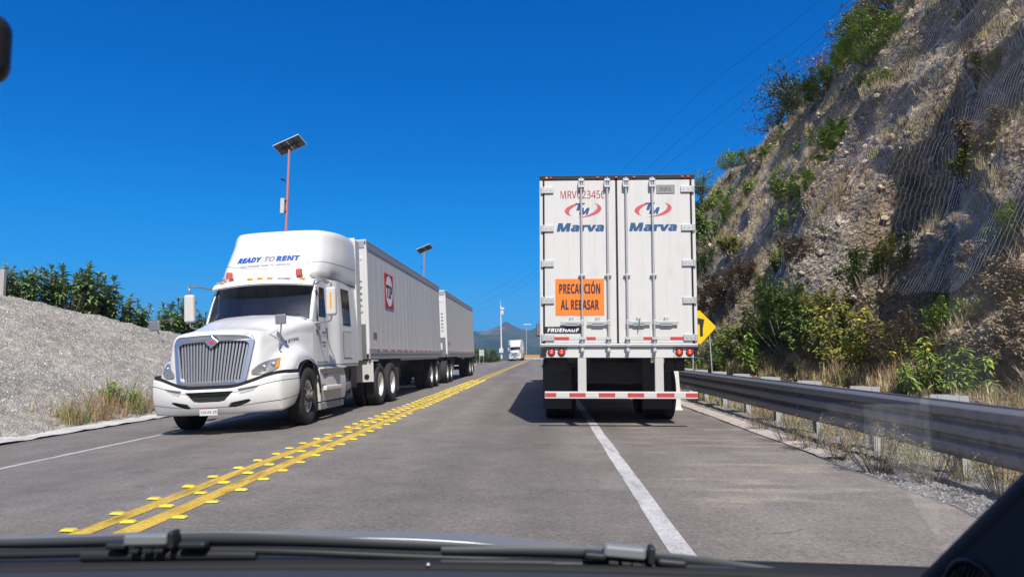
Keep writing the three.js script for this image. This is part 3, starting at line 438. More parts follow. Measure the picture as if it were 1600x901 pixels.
    part('door_handle', on(-1.335, -1.385, 1.58, 1.78, .03, 3, 3), M.black, door);
    part('door_logo', on(-1.05, -1.36, 1.40, 1.74, .018, 4, 4), decal(.34, .36, 500, (c, w, h) => { words(c, 'UNILAND', w / 2, h * .16, h * .20, '#243f7d', { squeeze: .85 }); c.strokeStyle = '#333'; c.lineWidth = 4; c.beginPath(); c.moveTo(w * .2, h * .42); c.quadraticCurveTo(w * .5, h * .26, w * .8, h * .40); c.stroke(); c.fillStyle = '#777'; c.fillRect(w * .12, h * .69, w * .76, h * .07); c.fillRect(w * .2, h * .89, w * .6, h * .06); }), door);
    part('sleeper_window', on(-2.22, -2.74, 1.90, 2.60, .010, 8, 8), M.glass); part('window_seal', on(-2.19, -2.77, 1.86, 2.64, .006, 8, 8), M.black);
    part('locker_door', on(-2.20, -2.78, 1.18, 1.72, .010, 6, 6), M.whiteDull); part('locker_gap', on(-2.185, -2.795, 1.165, 1.735, .004, 6, 6), M.steel);
    part('cab_skirt', [surf((u, v) => { const z = lerp(-.62, zb, u); return [s * (hw(z) - .01 + .004 * v), lerp(1.0, 1.115, v), z]; }, 40, 2, s < 0)], M.dirtyWhite);
    part('side_extender', [bx(.035, 2.75, .34, s * 1.15, 2.48, -3.48, .01)], M.whiteDull);
    part('moulding', surf((u, v) => { const z = lerp(-1.95, zb, u), y = 2.80 - .05 * u; return [s * (hw(z) + tum(y) + .004), y + v * .01, z]; }, 12, 1, s < 0), M.blackPrint);
  }
  // roof fairing
  const F0 = net([
    [[0, 2.70, -.93], [.5, 2.70, -.98], [.84, 2.70, -1.12], [.99, 2.70, -1.5], [1.02, 2.70, -2.0], [1.10, 2.70, -2.6], [1.12, 2.70, -3.32]],
    [[0, 2.82, -.97], [.5, 2.82, -1.01], [.88, 2.82, -1.15], [1.02, 2.82, -1.52], [1.05, 2.82, -2.0], [1.12, 2.82, -2.6], [1.14, 2.82, -3.32]],
    [[0, 2.99, -1.05], [.5, 2.99, -1.09], [.88, 2.99, -1.22], [1.03, 2.99, -1.58], [1.09, 2.99, -2.05], [1.13, 2.99, -2.6], [1.14, 2.99, -3.32]],
    [[0, 3.25, -1.18], [.48, 3.25, -1.23], [.86, 3.25, -1.38], [1.03, 3.25, -1.72], [1.11, 3.25, -2.2], [1.14, 3.25, -2.7], [1.14, 3.25, -3.32]],
    [[0, 3.60, -1.40], [.46, 3.60, -1.44], [.82, 3.60, -1.56], [1.00, 3.60, -1.88], [1.09, 3.60, -2.3], [1.13, 3.60, -2.75], [1.13, 3.60, -3.32]],
    [[0, 3.89, -1.57], [.45, 3.89, -1.60], [.81, 3.89, -1.71], [.985, 3.90, -2.0], [1.07, 3.90, -2.35], [1.105, 3.90, -2.75], [1.11, 3.90, -3.32]],
    [[0, 3.965, -1.70], [.41, 3.965, -1.72], [.74, 3.97, -1.84], [.89, 3.975, -2.13], [.97, 3.98, -2.42], [1.0, 3.985, -2.8], [1.01, 3.985, -3.32]],
    [[0, 3.985, -2.1], [.2, 3.985, -2.15], [.36, 3.99, -2.25], [.44, 3.995, -2.45], [.48, 3.99, -2.65], [.5, 3.995, -2.9], [.5, 3.995, -3.32]],
    [[0, 3.99, -2.4], [.03, 3.99, -2.45], [.05, 3.99, -2.5], [.06, 3.995, -2.6], [.06, 3.995, -2.75], [.06, 3.995, -3.0], [0, 3.995, -3.32]],
  ]);
  const F = (u, v) => { const p = F0(u, v); return [p[0] * 1.02, 2.78 + (p[1] - 2.70) * .845, p[2]]; };
  const fairing = part('roof_fairing', bothSides(F, 44, 44), M.white);
  for (const s of [-1, 1]) {
    const S = s > 0 ? F : mirrorX(F);
    part('fairing_seam', patch(S, 0, 1, 0, 0, .003 * s, 50, 1, (a, b) => [a * .98, lerp(.225, .315, smooth(a, .0, .45)) + b * .004]), M.blackPrint, fairing);
    part('air_scoop', patch(S, .36, .60, .035, .155, .03 * s, 12, 8, (a, b) => { const k = Math.sin(PI * a); return [lerp(.30, .62, a), .10 + (b - .62) * .14 * Math.pow(k, .6) * (a < .6 ? 1 : 1)]; }), M.offWhite, fairing);
  }
  const FX = (u, v) => { const a = Math.abs(u * 2 - 1), p = F(a, v); return [u < .5 ? -p[0] : p[0], p[1], p[2]]; };   // left side at u = 0, right side at u = 1
  const uAt = (x, v) => { let lo = .5, hi = 1; for (let k = 0; k < 24; k++) { const m = (lo + hi) / 2; FX(m, v)[0] < Math.abs(x) ? lo = m : hi = m; } return x < 0 ? 1 - lo : lo; };
  part('lettering', patch(FX, 0, 1, 0, 1, .006, 44, 8, (a, b) => { const v = lerp(.245, .405, b); return [uAt(lerp(-.70, .72, a), v), v]; }), decal(1.5, .42, 700, (c, w, h) => {
    const y = h * .33; words(c, 'READY', w * .03, y, h * .46, '#1f4fa8', { slant: .18, align: 'left', stroke: 13, squeeze: .86 }); words(c, 'TO', w * .43, y, h * .46, '#8c8f96', { slant: .2, align: 'left', stroke: 11, squeeze: .92 }); words(c, 'RENT', w * .60, y, h * .46, '#1f4fa8', { slant: .03, align: 'left', stroke: 13, squeeze: .98 });
    words(c, 'SOLUCIONES PARA TU NEGOCIO', w * .46, h * .80, h * .22, '#8c8f96', { slant: .2, font: '', stroke: 5, squeeze: .80 });
  }), fairing);
  for (const s of [-1, 1]) part('beacon', [new THREE.CylinderGeometry(.062, .072, .11, 14).translate(s * .70, 2.87, -.92), new THREE.SphereGeometry(.062, 12, 6, 0, PI * 2, 0, PI / 2).scale(1, .4, 1).translate(s * .70, 2.925, -.92)], M.beacon);
  // mirrors
  for (const s of [-1, 1]) {
    const x = s > 0 ? 1.455 : -1.30, mir = part('mirror', [bx(.20, .54, .13, x, 2.235, -.50, .05)], M.offWhite);
    part('mirror_arm', [tube([[s * 1.02, 2.62, -.92], [s * 1.2, 2.66, -.7], [s * 1.35, 2.65, -.52], [x, 2.60, -.5], [x, 2.50, -.5]], .016, 24, 8), tube([[s * 1.04, 1.84, -.78], [s * 1.2, 1.85, -.62], [x - s * .02, 1.88, -.5], [x, 1.97, -.5]], .016, 24, 8), bx(.10, .16, .06, s * 1.09, 1.80, -.78, .02)], M.steel, mir);
    if (s > 0) part('mirror_lamp', bx(.03, .31, .012, x + s * .01, 2.25, -.434, .005), M.amber, mir);
    part('mirror_face', bx(.16, .46, .006, x, 2.235, -.567), M.chrome, mir);
    const hx = s > 0 ? .97 : -1.27, by = s > 0 ? [.905, 1.30, .74] : [-1.0, 1.24, .74], hm = part('hood_mirror', [bx(.185, .175, .05, hx, 1.86, .80, .02)], M.steel);
    part('hood_mirror_arm', [bar(by, [hx, 1.85, .76], .013, 8), tube(s > 0 ? [[by[0], by[1] + .01, by[2]], [.70, 1.34, .90], [.60, 1.46, .90], [.74, 1.58, .88], [.92, 1.70, .78]] : [[by[0], by[1] + .02, by[2]], [-.86, 1.42, .86], [-.94, 1.52, .84], [-1.15, 1.62, .78]], .010, 24, 6), new THREE.SphereGeometry(.045, 12, 8).scale(1.2, .7, 1).translate(...by), ...(s > 0 ? [new THREE.SphereGeometry(.03, 10, 6).translate(.60, 1.46, .90)] : [])], M.steel, hm);
  }
  part('wing_number', patch(H, .47, .52, .42, .58, .006, 6, 4, (a, b) => [lerp(.462, .40, b), lerp(.50, .70, a)]), decal(.34, .12, 600, (c, w, h) => words(c, '121342', w / 2, h / 2, h * .85, '#2a3f78', { slant: .15 })));
  // chassis, skirts, tanks, rear
  part('chassis', [bx(.28, .26, 7.0, -.38, .86, -3.4), bx(.28, .26, 7.0, .38, .86, -3.4), bx(1.0, .2, .9, 0, 1.06, -5.7, .04), bx(1.9, .5, 1.2, 0, .75, -3.3), cylX(.1, 1.9, 0, .51, -5.05), cylX(.1, 1.9, 0, .51, -6.35), cylX(.22, .3, 0, .51, -5.05), cylX(.22, .3, 0, .51, -6.35), bx(1.9, .12, .12, 0, .8, -6.9), bx(.9, .9, .8, 0, .75, -1.6)], M.chassis);
  for (const s of [-1, 1]) {
    const X = s * 1.13, skirt = part('side_skirt', [surf((u, v) => { const y = lerp(.36, .98, v), z = lerp(-.66, -2.22, u); return [s * (1.12 + .035 * Math.sin(PI * v) + .03 * smooth(u, 0, .3)), y, z - .05 * (1 - v) * (1 - u)]; }, 14, 10, s < 0), bx(.3, .62, .03, s * 1.0, .67, -.665), bx(.3, .62, .03, s * 1.0, .67, -2.215)], M.offWhite);
    part('step', [bx(.14, .10, 1.0, s * 1.16, .60, -1.30, .03), bx(.10, .03, 1.5, s * 1.165, .985, -1.44, .01)], M.whiteDull, skirt);
    part('skirt_gap', [bx(.02, .05, 1.1, s * 1.158, .86, -1.45), bx(.02, .012, 1.5, s * 1.163, .675, -1.44)], M.steel, skirt);
    part('lower_step', [bx(.12, .14, 1.5, s * 1.08, .27, -1.42, .02)], std(.30, .30, .30, .7), skirt);
    part('air_tank', [cylZ(.15, .55, s * .95, .58, -2.62, 20), new THREE.SphereGeometry(.15, 16, 10).scale(1, 1, .4).translate(s * .95, .58, -2.345)], M.steel);
    part('tank_bracket', [bx(.05, .65, .05, s * 1.07, .62, -2.5), bx(.3, .05, .6, s * .95, .33, -2.7), bx(.05, .65, .05, s * 1.07, .62, -2.95)], M.chassis);
    part('quarter_fender', [bx(.52, .50, .03, s * .98, .84, -4.34, .01), bx(.5, .03, .5, s * 1.0, 1.09, -4.56, .01)], M.dirtyWhite);
    part('fender_cap', cylZ(.06, .03, s * 1.08, .72, -4.32, 14), M.black);
    part('mud_flap', bx(.55, .62, .02, s * .98, .58, -7.0), M.blackMatte);
    wheel(T, s * 1.03, 0, 'steer', .51, s > 0 ? .03 : -.03 + .06); dual(T, s, -5.05); dual(T, s, -6.35);
  }
  return T;
}
function decalPlate(text) { const side = std(.62, .62, .60, .5), face = std(1, 1, 1, .45, 0, { map: canvasTex(256, 104, (c, w, h) => { c.fillStyle = '#d6d4cf'; c.fillRect(0, 0, w, h); c.fillStyle = '#9a3a3a'; c.fillRect(0, 0, w, 14); words(c, text, w / 2, h * .58, h * .55, '#5b5b66', { squeeze: .9 }); }) }); return face.clone ? face : side; }

const tractor = makeTractor();
tractor.position.set(-5.365, roadY(-5.28), -13.4); tractor.rotation.set(0, -.024, TILT);
tag(tractor, 'white conventional lorry tractor with tall chrome grille coming towards us in the oncoming lane', 'truck');
// ---------------------------------------------------------------- box trailers behind the white tractor
M.alu2 = std(.50, .51, .52, .45, .7); M.panelWhite = std(.62, .62, .61, .42); M.panelGrime = std(.67, .67, .665, .5); M.floorBlack = std(.03, .03, .033, .7);
const dirtMap = dataTex(512, 512, (u, v) => { const streak = fbm(u * 46, v * 3, 3, 0), spot = fbm(u * 7, v * 7, 4, 7), k = .98 - .10 * Math.max(0, streak - .52) * 2 - .12 * Math.max(0, spot - .55) * 2; return [k, k * .992, k * .975]; }, true);
M.panelWhite.map = M.panelGrime.map = dirtMap; M.panelTint = [1, .988, .975, 1.005].map((k) => { const m = M.panelGrime.clone(); m.color.multiplyScalar(k); return m; });
function tape(parent, x, y, z, w, red, side) { return mesh('reflective_tape', bx(.004, .05, w, x, y, z), red ? M.tapeRed : M.tapeWhite, parent); }
function makeTrailer(L, front) {
  const T = base('box_trailer'), W = 1.3, TOP = 3.99, LOW = 1.13, part = (n, g, m, to = T) => mesh(n, g, m, to);
  const n = Math.round(L / 1.22), w = (L - .16) / n;
  for (const s of [-1, 1]) {
    for (let k = 0; k < n; k++) part('side_panel', bx(.02, TOP - LOW - .44, w - .008, s * (W - .012), (TOP + LOW) / 2 + .02, -.08 - w * (k + .5)), M.panelTint[(k * 7 + 2) % 4]);
    for (let k = 1; k < n * 2; k++) part('wall_post', bx(.006, TOP - LOW - .45, .022, s * (W - (k % 2 ? .0040 : .0036)), (TOP + LOW) / 2 + .02, -.08 - w * k / 2), k % 2 ? M.panelTint[1] : M.panelTint[3]);
    part('top_rail', [bx(.03, .13, L, s * (W - .01), TOP - .10, -L / 2), bx(.045, .03, L, s * (W - .01), TOP - .19, -L / 2), bx(.06, .05, L, s * (W - .02), TOP - .02, -L / 2, .015)], M.alu2);
    part('bottom_rail', [bx(.03, .10, L, s * (W + .002), LOW + .20, -L / 2), bx(.04, .13, L, s * (W - .004), LOW + .065, -L / 2), bx(.05, .02, L, s * (W + .004), LOW + .14, -L / 2)], M.alu2);
    part('lower_skirt', bx(.02, .06, L * .62, s * (W - .01), LOW - .03, -L * .62), M.alu2);
    for (let d = .9, k = 0; d < L - .5; d += .95, k++) for (const q of [0, .3]) tape(T, s * (W + .019), LOW + .21, -d - q, .26, q === 0, s);
    part('corner_post', bx(.10, TOP - LOW - .2, .12, s * (W - .042), (TOP + LOW) / 2, -.052, .045), M.whiteDull);
    part('landing_leg', [bx(.13, .95, .13, s * .85, .68, -2.6), bx(.26, .03, .26, s * .85, .20, -2.6)], M.floorBlack);
    for (const d of [L - 2.35, L - 1.05]) dual(T, s, -d, .50);
    part('mud_flap', bx(.58, .6, .02, s * .98, .52, -L + .35), M.blackMatte);
    part('side_lamp', bx(.012, .05, .12, s * (W + .022), LOW + .20, -L / 2), M.amber);
  }
  part('front_wall', [bx(2.46, 1.9, .03, 0, TOP - 1.15, -.012), bx(2.40, .10, .05, 0, TOP - .44, -.01, .02)], M.whiteDull);
  part('front_cap', [bx(2.52, .20, .06, 0, TOP - .10, -.01, .02)], M.alu2); for (const x of [.72, .84, .96]) part('marker_lamp', bx(.07, .03, .015, x, TOP - .08, .028), M.redLens);
  part('front_kick_plate', bx(2.46, .84, .025, 0, LOW + .42, -.005), M.alu); part('document_box', bx(.22, .30, .05, .98, LOW + .45, .03, .01), M.whiteDull);
  part('roof', bx(2.56, .03, L - .05, 0, TOP + .006, -L / 2), M.whiteDull); part('rear_frame', [bx(2.56, TOP - LOW, .06, 0, (TOP + LOW) / 2, -L + .03)], M.panelGrime);
  part('floor', [bx(2.5, .12, L - .1, 0, LOW + .05, -L / 2), bx(.14, .22, L - .3, -.45, LOW - .12, -L / 2), bx(.14, .22, L - .3, .45, LOW - .12, -L / 2), bx(2.0, .3, 2.6, 0, .82, -L + 1.7), cylX(.09, 1.9, 0, .50, -L + 2.35), cylX(.09, 1.9, 0, .50, -L + 1.05), bx(1.6, .4, 1.4, 0, .75, -L * .45)], M.floorBlack);
  part('air_line_bracket', [bx(.3, .2, .1, .5, LOW + .1, .06, .03), bx(.12, .12, .12, 1.0, LOW + .05, .06, .05)], M.chassis);
  const no = part('fleet_number', plane(.14, .95, 1.12, 2.62, .008), decal(.14, .95, 500, (c, w, h) => { c.translate(w / 2, h / 2); c.rotate(PI / 2); [...front].forEach((ch, i) => { c.save(); c.translate((i - (front.length - 1) / 2) * w * 1.05, 0); words(c, ch, 0, 0, w * .92, '#1a1a1e'); c.restore(); }); }));
  part('data_plate', [bx(.012, .13, .36, W + .004, LOW + .58, -.62)], std(.16, .17, .17, .5));
  return T;
}
const trailer = makeTrailer(12.45, '698863');
const spare = trailer.clone();                                          // plain copy, taken before the square sign goes on
mesh('square_sign', bx(.012, .92, 1.12, 1.312, 2.95, -2.45, .004), std(1, 1, 1, .5, 0, { map: canvasTex(512, 410, (c, w, h) => { c.fillStyle = '#b8252f'; c.fillRect(0, 0, w, h); c.fillStyle = '#f1efec'; c.beginPath(); c.ellipse(w / 2, h / 2, w * .40, h * .45, 0, 0, 7); c.fill(); words(c, 'TIP', w / 2, h * .53, h * .50, '#15151a', { squeeze: 1.15, stroke: 12 }); }) }), trailer);
{ const s = trailer.children[trailer.children.length - 1], g = s.geometry.toNonIndexed(), p = g.attributes.position, u = g.attributes.uv; for (let i = 0; i < p.count; i++) u.setXY(i, (-(p.getZ(i) + 2.45) / 1.12) + .5, (p.getY(i) - 2.49) / .92); s.geometry = g; }
trailer.position.set(-5.375, roadY(-5.375), -17.6); trailer.rotation.z = TILT;
tag(trailer, 'long white box trailer with a red square TIP sign coupled right behind the white tractor', 'trailer');
function place(o, name, pos, tilt, label, cat) { o.name = numbered(name); scene.add(o); o.position.set(...pos); o.rotation.z = tilt; o.userData = {}; return tag(o, label, cat); }
place(spare.clone(), 'box_trailer', [-5.375, roadY(-5.375), -32.0], TILT, 'second grey-white box trailer without a sign, last in the oncoming lorry combination', 'trailer');
{ // dolly between the two trailers
  const T = base('trailer_dolly', [-5.375, roadY(-5.375), -32.95]); T.rotation.z = TILT;
  mesh('dolly_frame', [bx(1.0, .18, 2.4, 0, .86, 0), bar([-.4, .8, 1.2], [0, .75, 2.6], .06), bar([.4, .8, 1.2], [0, .75, 2.6], .06), cylX(.09, 1.9, 0, .50, .65), cylX(.09, 1.9, 0, .50, -.65)], M.floorBlack, T);
  for (const s of [-1, 1]) { dual(T, s, .65, .50); dual(T, s, -.65, .50); mesh('mud_flap', bx(.5, .5, .02, s * .98, .55, -1.3), M.dirtyWhite, T); }
  tag(T, 'black two-axle dolly with four pairs of wheels under the front of the second trailer', 'dolly');
}
{ // distant lorry: same make of tractor without the lettering, and its trailer
  const t = tractor.clone(); for (const n of ['unit_number', 'wing_number', 'door_logo', 'lettering', 'bumper_seam']) { const l = []; t.traverse((o) => { if (o.name === n) l.push(o); }); l.forEach((o) => o.parent.remove(o)); }
  place(t, 'semi_tractor', [-5.35, roadY(-5.35), -141], TILT, 'small distant white lorry tractor coming round the bend far ahead', 'truck');
  place(spare.clone(), 'box_trailer', [-5.35, roadY(-5.35), -145.2], TILT, 'pale box trailer behind the small distant lorry far ahead', 'trailer');
}

// ---------------------------------------------------------------- the white trailer ahead of us (rear doors = +z, origin on the road under the doors)
{
  const T = base('white_box_trailer', [1.214, 0, -12.2]), L = 16.15, W = 1.278, part = (n, g, m, to = T) => mesh(n, g, m, to);
  const X = (px) => -1.277 + (px - 843) * .010554, Y = (py) => 4.143 - (py - 274) * .010512, w = (a, b) => X(b) - X(a), mid = (a, b) => (X(a) + X(b)) / 2, rect = (x0, y0, x1, y1, d, z, r = 0) => bx(w(x0, x1), Y(y0) - Y(y1), d, mid(x0, x1), (Y(y0) + Y(y1)) / 2, z, r);
  M.door = std(.655, .655, .645, .42, 0, { map: dirtMap });
  // body
  for (const s of [-1, 1]) part('side_wall', bx(.04, 2.86, L - .1, s * (W - .022), 2.66, -L / 2 - .08), M.panelWhite);
  part('roof', bx(2.54, .03, L - .05, 0, 4.118, -L / 2), M.panelWhite); part('front_wall', bx(2.5, 2.9, .04, 0, 2.66, -L + .02), M.panelWhite);
  part('floor', [bx(2.5, .14, L - .2, 0, 1.20, -L / 2), bx(.14, .3, L - .8, -.5, .98, -L / 2), bx(.14, .3, L - .8, .5, .98, -L / 2), bx(1.1, .35, 2.9, 0, .85, -2.6), cylX(.09, 1.9, 0, .5, -2.0), cylX(.09, 1.9, 0, .5, -3.3), bx(1.9, .05, .1, 0, 1.02, -1.0)], M.floorBlack);
  // rear frame
  part('header', [rect(843, 273.5, 1085, 281, .09, -.03, .008)], M.black);
  for (const [px, m] of [[854, M.amber], [860.5, M.redLens], [934, M.redLens], [963, M.redLens], [991, M.redLens], [1066, M.redLens], [1075, M.redLens]]) part('marker_lamp', bx(.045, .028, .02, X(px), Y(277.6), .022, .006), m);
  for (const s of [-1, 1]) part('corner_post', [bx(.055, 2.82, .10, s * (W - .026), 2.72, -.045, .012)], M.whiteDull);
  for (const s of [-1, 1]) part('door_seal', bx(.022, 2.74, .05, s * (W - .072), 2.70, -.02), M.black);
  part('sill', [rect(844, 538.5, 1084, 543.5, .10, -.02, .01)], M.alu2);
  part('rear_bolster', [rect(846, 544, 1083, 560, .08, -.05, .006)], M.whiteDull);
  // two doors and all that is on them
  const doors = [[850, 961.6], [964.6, 1078]].map(([a, b]) => part('door', [rect(a, 281.5, b, 538, .05, -.022, .008)], M.door));
  part('door_gasket', rect(961.7, 282, 964.5, 538, .03, -.02), M.black);
  const face = .004;
  for (const k of [0, 1]) {
    const D = doors[k], x0 = k ? 982 : 868;
    part('logo', plane(w(878, 942), .30, X(k ? 1020 : 911), Y(328), face), decal(.68, .34, 900, (c, W, H) => {
      c.strokeStyle = '#c25a62'; c.lineCap = 'butt';
      const arc = (a0, a1, rx, ry, dx, dy, t) => { c.fillStyle = '#c4565e'; c.beginPath(); for (let i = 0; i <= 40; i++) { const a = lerp(a0, a1, i / 40); c.lineTo(W / 2 + rx * W * Math.cos(a), H * .52 + ry * H * Math.sin(a)); } for (let i = 40; i >= 0; i--) { const a = lerp(a0, a1, i / 40), s = Math.sin(PI * i / 40); c.lineTo(W / 2 + (rx - t * s) * W * Math.cos(a) + dx * W, H * .52 + (ry - t * 1.1 * s) * H * Math.sin(a) + dy * H); } c.fill(); };
      c.save(); c.translate(W / 2, H / 2); c.rotate(-.10); c.translate(-W / 2, -H / 2); arc(PI * .72, PI * 1.55, .45, .40, 0, 0, .13); arc(-PI * .28, PI * .62, .45, .42, 0, 0, .13); c.restore();
      words(c, 'T', W * .40, H * .36, H * .56, '#2f4f86', { slant: .28, squeeze: 1.5, stroke: 6 }); words(c, 'M', W * .53, H * .60, H * .50, '#ece9e6', { slant: .28, squeeze: 1.1, stroke: 26 }); words(c, 'M', W * .53, H * .60, H * .50, '#2f4f86', { slant: .28, squeeze: 1.1, stroke: 12 });
    }), D);
    part('company_name', plane(.80, .20, X(k ? 1020 : 907), Y(356.5), face), decal(.80, .20, 900, (c, W, H) => words(c, 'Marva', W / 2, H * .5, H * .92, '#2b5580', { slant: .20, squeeze: 1.42, stroke: 12 })), D);
  }
  part('fleet_number', plane(.72, .19, X(910), Y(304.5), face), decal(.72, .19, 900, (c, W, H) => words(c, 'MRVC23456', W / 2, H / 2, H * .95, '#a32b34', { font: '', squeeze: .78, stroke: 2 })), doors[0]);
  part('registration_plate', rect(1025.5, 290, 1054, 304, .008, .006, .003), faceTex(1024, 300, (c, W, H) => { c.fillStyle = '#8d8c8c'; c.fillRect(0, 0, W, H); c.strokeStyle = '#5b5a5a'; c.lineWidth = 18; c.strokeRect(9, 9, W - 18, H - 18); words(c, '57-UP-1L', W / 2, H * .5, H * .62, '#55545a', { squeeze: .85, stroke: 6 }); }, X(1025.5), Y(304), w(1025.5, 1054), .147), doors[1]);
  part('caution_sign', rect(867, 437.5, 942.5, 494.5, .006, .006, .002), faceTex(1024, 772, (c, W, H) => { c.fillStyle = '#f0822e'; c.fillRect(0, 0, W, H); for (const [t, y, sq] of [['PRECAUCIÓN', .28, .50], ['AL REBASAR', .72, .50]]) words(c, t, W / 2, H * y, H * .36, '#4a3038', { squeeze: sq, stroke: 14 }); }, X(867), Y(494.5), w(867, 942.5), .599), doors[0]);
  part('maker_plate', rect(850.8, 512, 906.5, 522.5, .008, .006, .002), faceTex(1024, 196, (c, W, H) => { c.fillStyle = '#26262a'; c.fillRect(0, 0, W, H); words(c, 'FRUEHAUF', W / 2, H * .53, H * .74, '#e9e9e9', { slant: .22, squeeze: 1.22, stroke: 4 }); }, X(850.8), Y(522.5), w(850.8, 906.5), .11), doors[0]);
  for (const [a, b, red] of [[865, 888, 1], [889, 913.5, 0], [914.5, 929, 1], [930, 946, 0], [983, 1001.5, 0], [1002, 1016, 1], [1022, 1042, 0], [1043, 1066, 1]]) part('reflective_tape', rect(a, 528, b, 532.8, .003, .005), red ? M.tapeRed : M.tapeWhite, doors[b < 963 ? 0 : 1]);
  for (const s of [0, 1]) for (const py of [297, 358, 413.5, 471.5, 529]) part('hinge', [rect(s ? 1063 : 845, py - 5, s ? 1084 : 865, py + 5, .03, .016, .006), bx(.045, .13, .045, X(s ? 1082 : 847), Y(py), .02, .015), ...[.2, .8].map((t) => cylZ(.009, .012, X(lerp(s ? 1065 : 851, s ? 1077 : 863, t)), Y(py), .034, 8))], M.galv, doors[s]);
  [908.2, 948.7, 977.8, 1018.6].forEach((px, k) => {
    const d = doors[k < 2 ? 0 : 1], x = X(px), rod = part('lock_rod', bar([x, Y(549), .055], [x, Y(278), .055], .017, 12), M.galv, d);
    part('rod_keeper', [rect(px - 4, 279, px + 4, 297, .03, .03, .006), bx(.03, .10, .05, x - .038, Y(288), .05, .006), bx(.03, .10, .05, x + .038, Y(288), .05, .006), bx(.10, .03, .06, x, Y(283), .055, .006), bx(.10, .03, .06, x, Y(293), .055, .006), rect(px - 3.5, 527, px + 3.5, 547, .03, .03, .006), bx(.085, .035, .06, x, Y(531), .055, .006), bx(.085, .035, .06, x, Y(541), .055, .006), bx(.06, .05, .06, x, Y(549), .05, .01)], M.galv, d);
    part('rod_guide', [bx(.11, .026, .04, x, Y(432.5), .035, .006), bx(.05, .05, .06, x, Y(432.5), .045, .01)], M.galv, d);
  });
  for (const [x0, x1, piv, lock] of [[875, 908, 908, 891.5], [916, 948.7, 948.7, 932], [978, 1013, 978, 995], [1019, 1055, 1019, 1037]]) { const d = doors[x1 < 963 ? 0 : 1]; part('door_handle', [rect(x0, 503.5, x1, 508, .022, .06, .008), rect(lock - 9, 505.5, lock + 9, 511, .03, .045, .006), rect(lock - 3, 497, lock + 3, 506, .04, .035, .008), bx(.05, .09, .03, X(piv), Y(506), .06, .01)], M.galv, d); }
  part('green_seal', [bar([X(995), Y(511), .075], [X(995.6), Y(501), .075], .012, 6), bar([X(995.4), Y(505), .075], [X(994.6), Y(515), .08], .007, 6)], std(.02, .30, .14, .4), doors[1]);
  // tail lamps
  for (const [a, b, c, d2] of [[853.5, 884, 860.5, 876], [1048.5, 1083, 1056, 1072]]) {
    const box = part('lamp_box', [rect(a, 545, b, 559.5, .03, .0, .004)], M.whiteDull);
    part('lamp_hood', [rect(a - 1, 543.8, b + 1, 545.6, .06, .015)], M.black, box); part('lamp_end', rect(a < 900 ? 846 : 1078, 545, a < 900 ? 852.5 : 1083.5, 558.5, .05, .0, .006), M.black, box);
    for (const px of [c, d2]) { part('lamp_gasket', cylZ(.064, .02, X(px), Y(551.8), .016, 24), M.black, box); part('tail_lamp', [cylZ(.050, .02, X(px), Y(551.8), .022, 24), new THREE.SphereGeometry(.05, 20, 8, 0, PI * 2, 0, PI / 2).rotateX(PI / 2).scale(1, 1, .35).translate(X(px), Y(551.8), .032)], M.tailRed, box); part('lamp_core', cylZ(.016, .01, X(px), Y(551.8), .046, 12), M.tailCore, box); }
  }
  // under-run guard
  const guard = part('underrun_bar', [rect(850, 612, 1083, 622.5, .10, -.03, .006)], M.whiteDull);
  for (const [a, b] of [[901, 914], [1019, 1032]]) part('guard_leg', [rect(a, 560.5, b, 612.2, .09, -.035, .006)], M.dirtyWhite, guard);
  { let red = true, q = [850, 868, 887, 913, 932, 958, 976, 1002, 1020, 1048, 1064, 1083]; for (let i = 0; i < q.length - 1; i++, red = !red) part('reflective_tape', rect(q[i] + .5, 614, q[i + 1] - .3, 620.3, .003, .0215), red ? M.tapeRed : M.tapeWhite, guard); }
  for (const s of [-1, 1]) {
    part('mud_flap', [bx(.5, .72, .02, s < 0 ? -.98 : .76, .60, -1.05), bx(.54, .05, .05, s < 0 ? -.98 : .76, .98, -1.05)], std(.045, .043, .043, .8)); part('spring_bracket', [bx(.34, .22, .05, s * .98, 1.02, -.5, .02), cylZ(.07, .06, s * .98 - .08, 1.02, -.46, 12), cylZ(.07, .06, s * .98 + .08, 1.02, -.46, 12)], M.chassis);
    for (const d of [2.0, 3.3]) dual(T, s, -d, .50, .95);
    part('bottom_rail', bx(.05, .14, L - .2, s * (W - .02), 1.20, -L / 2 - .1), M.alu2); part('landing_leg', [bx(.13, .95, .13, s * .85, .68, -L + 3.2), bx(.26, .03, .26, s * .85, .20, -L + 3.2)], M.floorBlack);
  }
  tag(T, 'white box trailer with two closed rear doors and orange caution sign straight ahead of us', 'trailer');
  const t = tractor.clone(); t.traverse((o) => { if (o.name === 'mirror') o.material = M.black; });
  place(t, 'semi_tractor', [1.214, 0, -33.2], 0, 'lorry tractor hidden ahead of the white trailer, only its black left mirror showing', 'truck'); t.rotation.y = PI;
}
